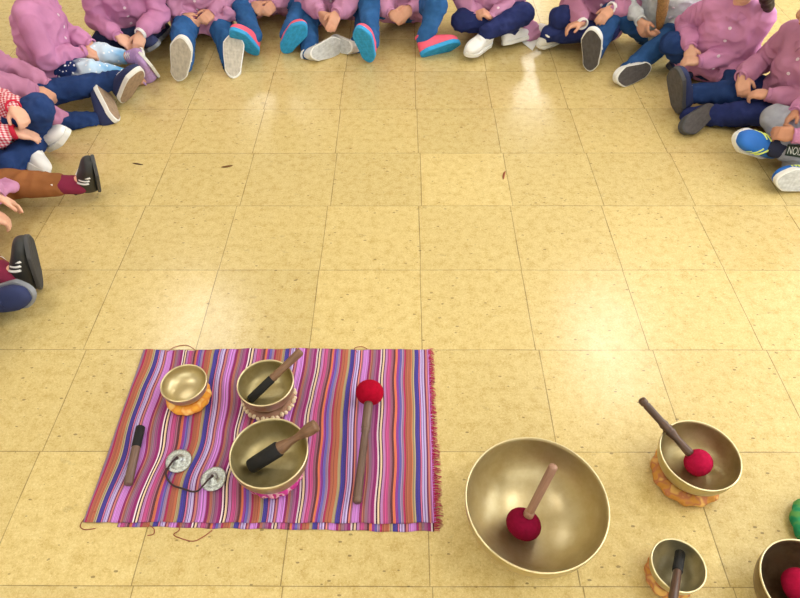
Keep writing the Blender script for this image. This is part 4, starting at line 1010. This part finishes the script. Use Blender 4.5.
def legging_material():
    m, nt, b = new_mat('snowy_blue_legging'); k = NB(nt)
    co = k.n('ShaderNodeTexCoord').outputs['Generated']
    x, y, z = k.sep(co)
    g = k.m('ADD', x, k.m('MULTIPLY', k.m('SUBTRACT', k.noise(co, 4.0, 2.0), 0.5), 0.3))
    c = k.ramp(g, [(0.0, srgb((24, 42, 98))), (0.56, srgb((30, 52, 110))), (0.62, srgb((206, 222, 240))), (0.74, srgb((190, 216, 242))), (0.86, srgb((96, 168, 222))), (1.0, srgb((120, 186, 230)))])
    ob = k.n('ShaderNodeTexCoord').outputs['Object']
    vo = k.n('ShaderNodeTexVoronoi'); vo.inputs['Scale'].default_value = 55.0; k.l(ob, vo.inputs['Vector'])
    c = k.mix(k.m('LESS_THAN', vo.outputs['Distance'], 0.24), c, srgb((236, 242, 250)))
    k.l(c, b.inputs['Base Color']); b.inputs['Roughness'].default_value = 0.8; b.inputs['Specular IOR Level'].default_value = 0.2
    return m
LEGG = legging_material()
WHT = mat('white_shoe_leather', (236, 236, 238), 0.5, var=0.04); WRUB = mat('white_rubber', (228, 228, 226), 0.55, var=0.05)
GSOLE = tread('beige_grey_tread', (196, 188, 176)); WSOLE = tread('pale_grey_tread', (206, 208, 210)); DSOLE = tread('dark_grey_tread', (92, 88, 90)); TSOLE = tread('turquoise_tread', (52, 164, 226)); TANS = tread('tan_tread', (166, 142, 120)); BSOLE = tread('charcoal_tread', (62, 64, 70)); PSOLE = tread('pink_tread', (206, 110, 160)); BRSOLE = tread('taupe_tread', (140, 124, 112))
TURQ = mat('turquoise_rubber', (44, 156, 220), 0.6, var=0.05); CORAL = mat('coral_pink_mesh', (244, 96, 124), 0.7, var=0.06); NAVYC = mat('navy_canvas', (38, 48, 92), 0.8, var=0.1, bump=0.3); BLK = mat('black_shoe_leather', (42, 44, 48), 0.5, var=0.1); BLUE = mat('royal_blue_mesh', (26, 104, 196), 0.6, var=0.06); LIME = mat('lime_yellow_trim', (222, 238, 120), 0.5, var=0.05); LILAC = mat('lilac_canvas', (182, 148, 204), 0.8, var=0.12, vscale=60.0); GREYR = mat('grey_rubber', (132, 136, 146), 0.6, var=0.06); MAROON = mat('maroon_knit', (128, 30, 66), 0.9, var=0.1); GREYU = mat('charcoal_suede', (74, 76, 84), 0.8, var=0.1); PINKR = mat('pink_rubber', (216, 120, 170), 0.6, var=0.05); DRUB = mat('dark_rubber', (66, 66, 70), 0.6, var=0.06)
REDK = mat('red_ribbed_knit', (200, 30, 62), 0.9, var=0.1, bump=0.4); WK = mat('white_knit', (234, 232, 234), 0.9, var=0.05); NAVYK = mat('navy_knit', (36, 40, 66), 0.9, var=0.08)
H_BR = mat('brown_hair', (96, 66, 42), 0.5, var=0.3, vscale=150.0); H_DK = mat('dark_brown_hair', (48, 34, 28), 0.5, var=0.3, vscale=150.0); H_LT = mat('light_brown_hair', (140, 104, 62), 0.5, var=0.3, vscale=150.0)
S1 = (226, 176, 152); S2 = (214, 160, 134); S3 = (196, 140, 112)
SH = {
 'beige_sole': dict(upper=WHT, rim=WRUB, sole=GSOLE, trim='straps', trim_m=WHT),
 'turquoise': dict(upper=CORAL, rim=TURQ, sole=TSOLE, trim='laces', trim_m=CORAL),
 'white': dict(upper=WHT, rim=WRUB, sole=WSOLE, trim='straps', trim_m=WHT),
 'white_dark_sole': dict(upper=WHT, rim=WRUB, sole=DSOLE, trim='straps', trim_m=WHT, thick=0.08),
 'grey_sole': dict(upper=NAVYC, rim=DRUB, sole=DSOLE, trim='laces', trim_m=WHT),
 'charcoal': dict(upper=GREYU, rim=DRUB, sole=DSOLE, trim='laces', trim_m=GREYU),
 'blue_lime': dict(upper=BLUE, rim=WRUB, sole=WSOLE, trim='stripes', trim_m=LIME, collar=LIME),
 'navy_tan': dict(upper=NAVYC, rim=WRUB, sole=TANS, trim='laces', trim_m=WHT),
 'lilac': dict(upper=LILAC, rim=WRUB, sole=WSOLE, trim='laces', trim_m=WK, thick=0.07),
 'white_pink': dict(upper=WHT, rim=WRUB, sole=PSOLE, trim='straps', trim_m=WHT, thick=0.13),
 'black_stripe': dict(upper=BLK, rim=DRUB, sole=BSOLE, trim='stripes', trim_m=WHT, thick=0.06),
 'navy_grey': dict(upper=NAVYC, rim=GREYR, sole=BRSOLE, trim='laces', trim_m=NAVYC),
}
STYLE = {
 'G': dict(smock=PK1, trousers=J_BLUE, shoe=SH['beige_sole'], skin=S2, hair=H_BR, label='person in pink smock and bright blue jeans, both beige-grey shoe soles upright towards the mat'),
 'H': dict(smock=PK1, trousers=J_BLUE, shoe=SH['turquoise'], skin=S2, hair=H_DK, label='person in pink smock, hands clasped, turquoise soles splayed outward beside the beige-grey soles'),
 'I': dict(smock=PK1, trousers=J_BLUE, shoe=SH['white'], skin=S2, hair=H_BR, label='person in pink smock with hands hanging between blue jeans and crossed pale-soled shoes'),
 'J': dict(smock=PK1, trousers=J_BLUE, shoe=SH['turquoise'], skin=S2, hair=H_DK, label='person in pink smock with one turquoise sole raised and one coral shoe laid sideways'),
 'K': dict(smock=PK1, trousers=J_NAVY, shoe=SH['white'], skin=S2, hair=H_BR, label='person in pink smock sitting cross-legged in navy trousers and white shoes, fingers interlaced'),
 'L': dict(smock=PK3, trousers=J_NAVY, shoe=SH['white'], skin=S2, hair=H_DK, cuff=WK, label='person in pink smock, hand on raised navy knee, beside the white paper scrap'),
 'M': dict(smock=GREYJ, trousers=J_MID, shoe=SH['white_dark_sole'], skin=S2, hair=H_LT, top_name='jacket', lap=False, bare={1: 0.35}, label='person in pale grey jacket and blue jeans, dark shoe soles with white rims'),
 'N': dict(smock=PK2, trousers=J_DARK, shoe=SH['grey_sole'], skin=S1, hair=H_DK, label='person in bright pink smock with clasped fists beside the child in the grey jacket'),
 'O': dict(smock=PK3, trousers=J_NAVY, shoe=SH['charcoal'], skin=S2, hair=H_BR, label='person in mauve-pink smock near right edge, navy leg ending in charcoal shoe on its side'),
 'P': dict(smock=PK2, trousers=JOG, shoe=SH['blue_lime'], skin=S3, hair=H_DK, sock=NAVYK, lap=True, label='person in pink smock and grey joggers at right edge, royal blue shoe with lime stripes'),
 'F': dict(smock=PK2, trousers=J_DEEP, shoe=SH['navy_grey'], skin=S1, hair=H_BR, cuff_left=WK, label='person in pink smock with white shirt cuff, hand reaching down, behind the lilac shoes'),
 'E': dict(smock=PK2, trousers=LEGG, shoe=SH['lilac'], skin=S2, hair=H_LT, legs_name='leggings', leg_r=0.86, label='person in pink smock and snowy blue leggings with lilac canvas shoes'),
 'D': dict(smock=PK3, trousers=J_DARK, shoe=SH['navy_tan'], skin=S2, hair=H_DK, label='person in pink smock with straight dark blue legs and navy shoes with tan soles'),
 'C': dict(smock=GING, trousers=J_DARK, shoe=SH['white_pink'], skin=S1, hair=H_BR, cuff=REDK, label='person in red and white checked smock with red cuffs, white shoes, pointing at a knee'),
 'B': dict(smock=PK1, trousers=CORDU, shoe=SH['black_stripe'], skin=S1, hair=H_BR, sock=MAROON, sock_top=WK, sock_h=0.06, label='person in brown corduroy trousers, maroon socks and black shoes with white stripes at left edge'),
 'A': dict(smock=PK1, trousers=J_DARK, shoe=SH['navy_grey'], skin=S2, hair=H_DK, label='person mostly outside the left edge, navy shoe with grey rim below the black striped one'),
}
LETTER_FLIP = 1
for i, kd in enumerate(KIDS):
    kd = dict(kd); kd.update(STYLE[kd['name']]); kd['seed'] = 1.37 * i + 2.0
    pr = child(kd)
    if kd['name'] == 'P':
        g = kd['leg'][1]; hl, te, nn = V(g['heel']), V(g['toe']), V(g['n']); Lg = (te - hl).length
        ank = hl + (te - hl).normalized() * Lg * 0.26 - nn * Lg * 0.40
        leg_print(pr, g['knee'], ank, (-0.45, -0.75, 0.5), 'NATION', mat('dark_green_print', (36, 52, 44), 0.8), mat('pale_print', (206, 210, 206), 0.8), 0.0473, 0.0344, 0.45, 0.90, LETTER_FLIP)
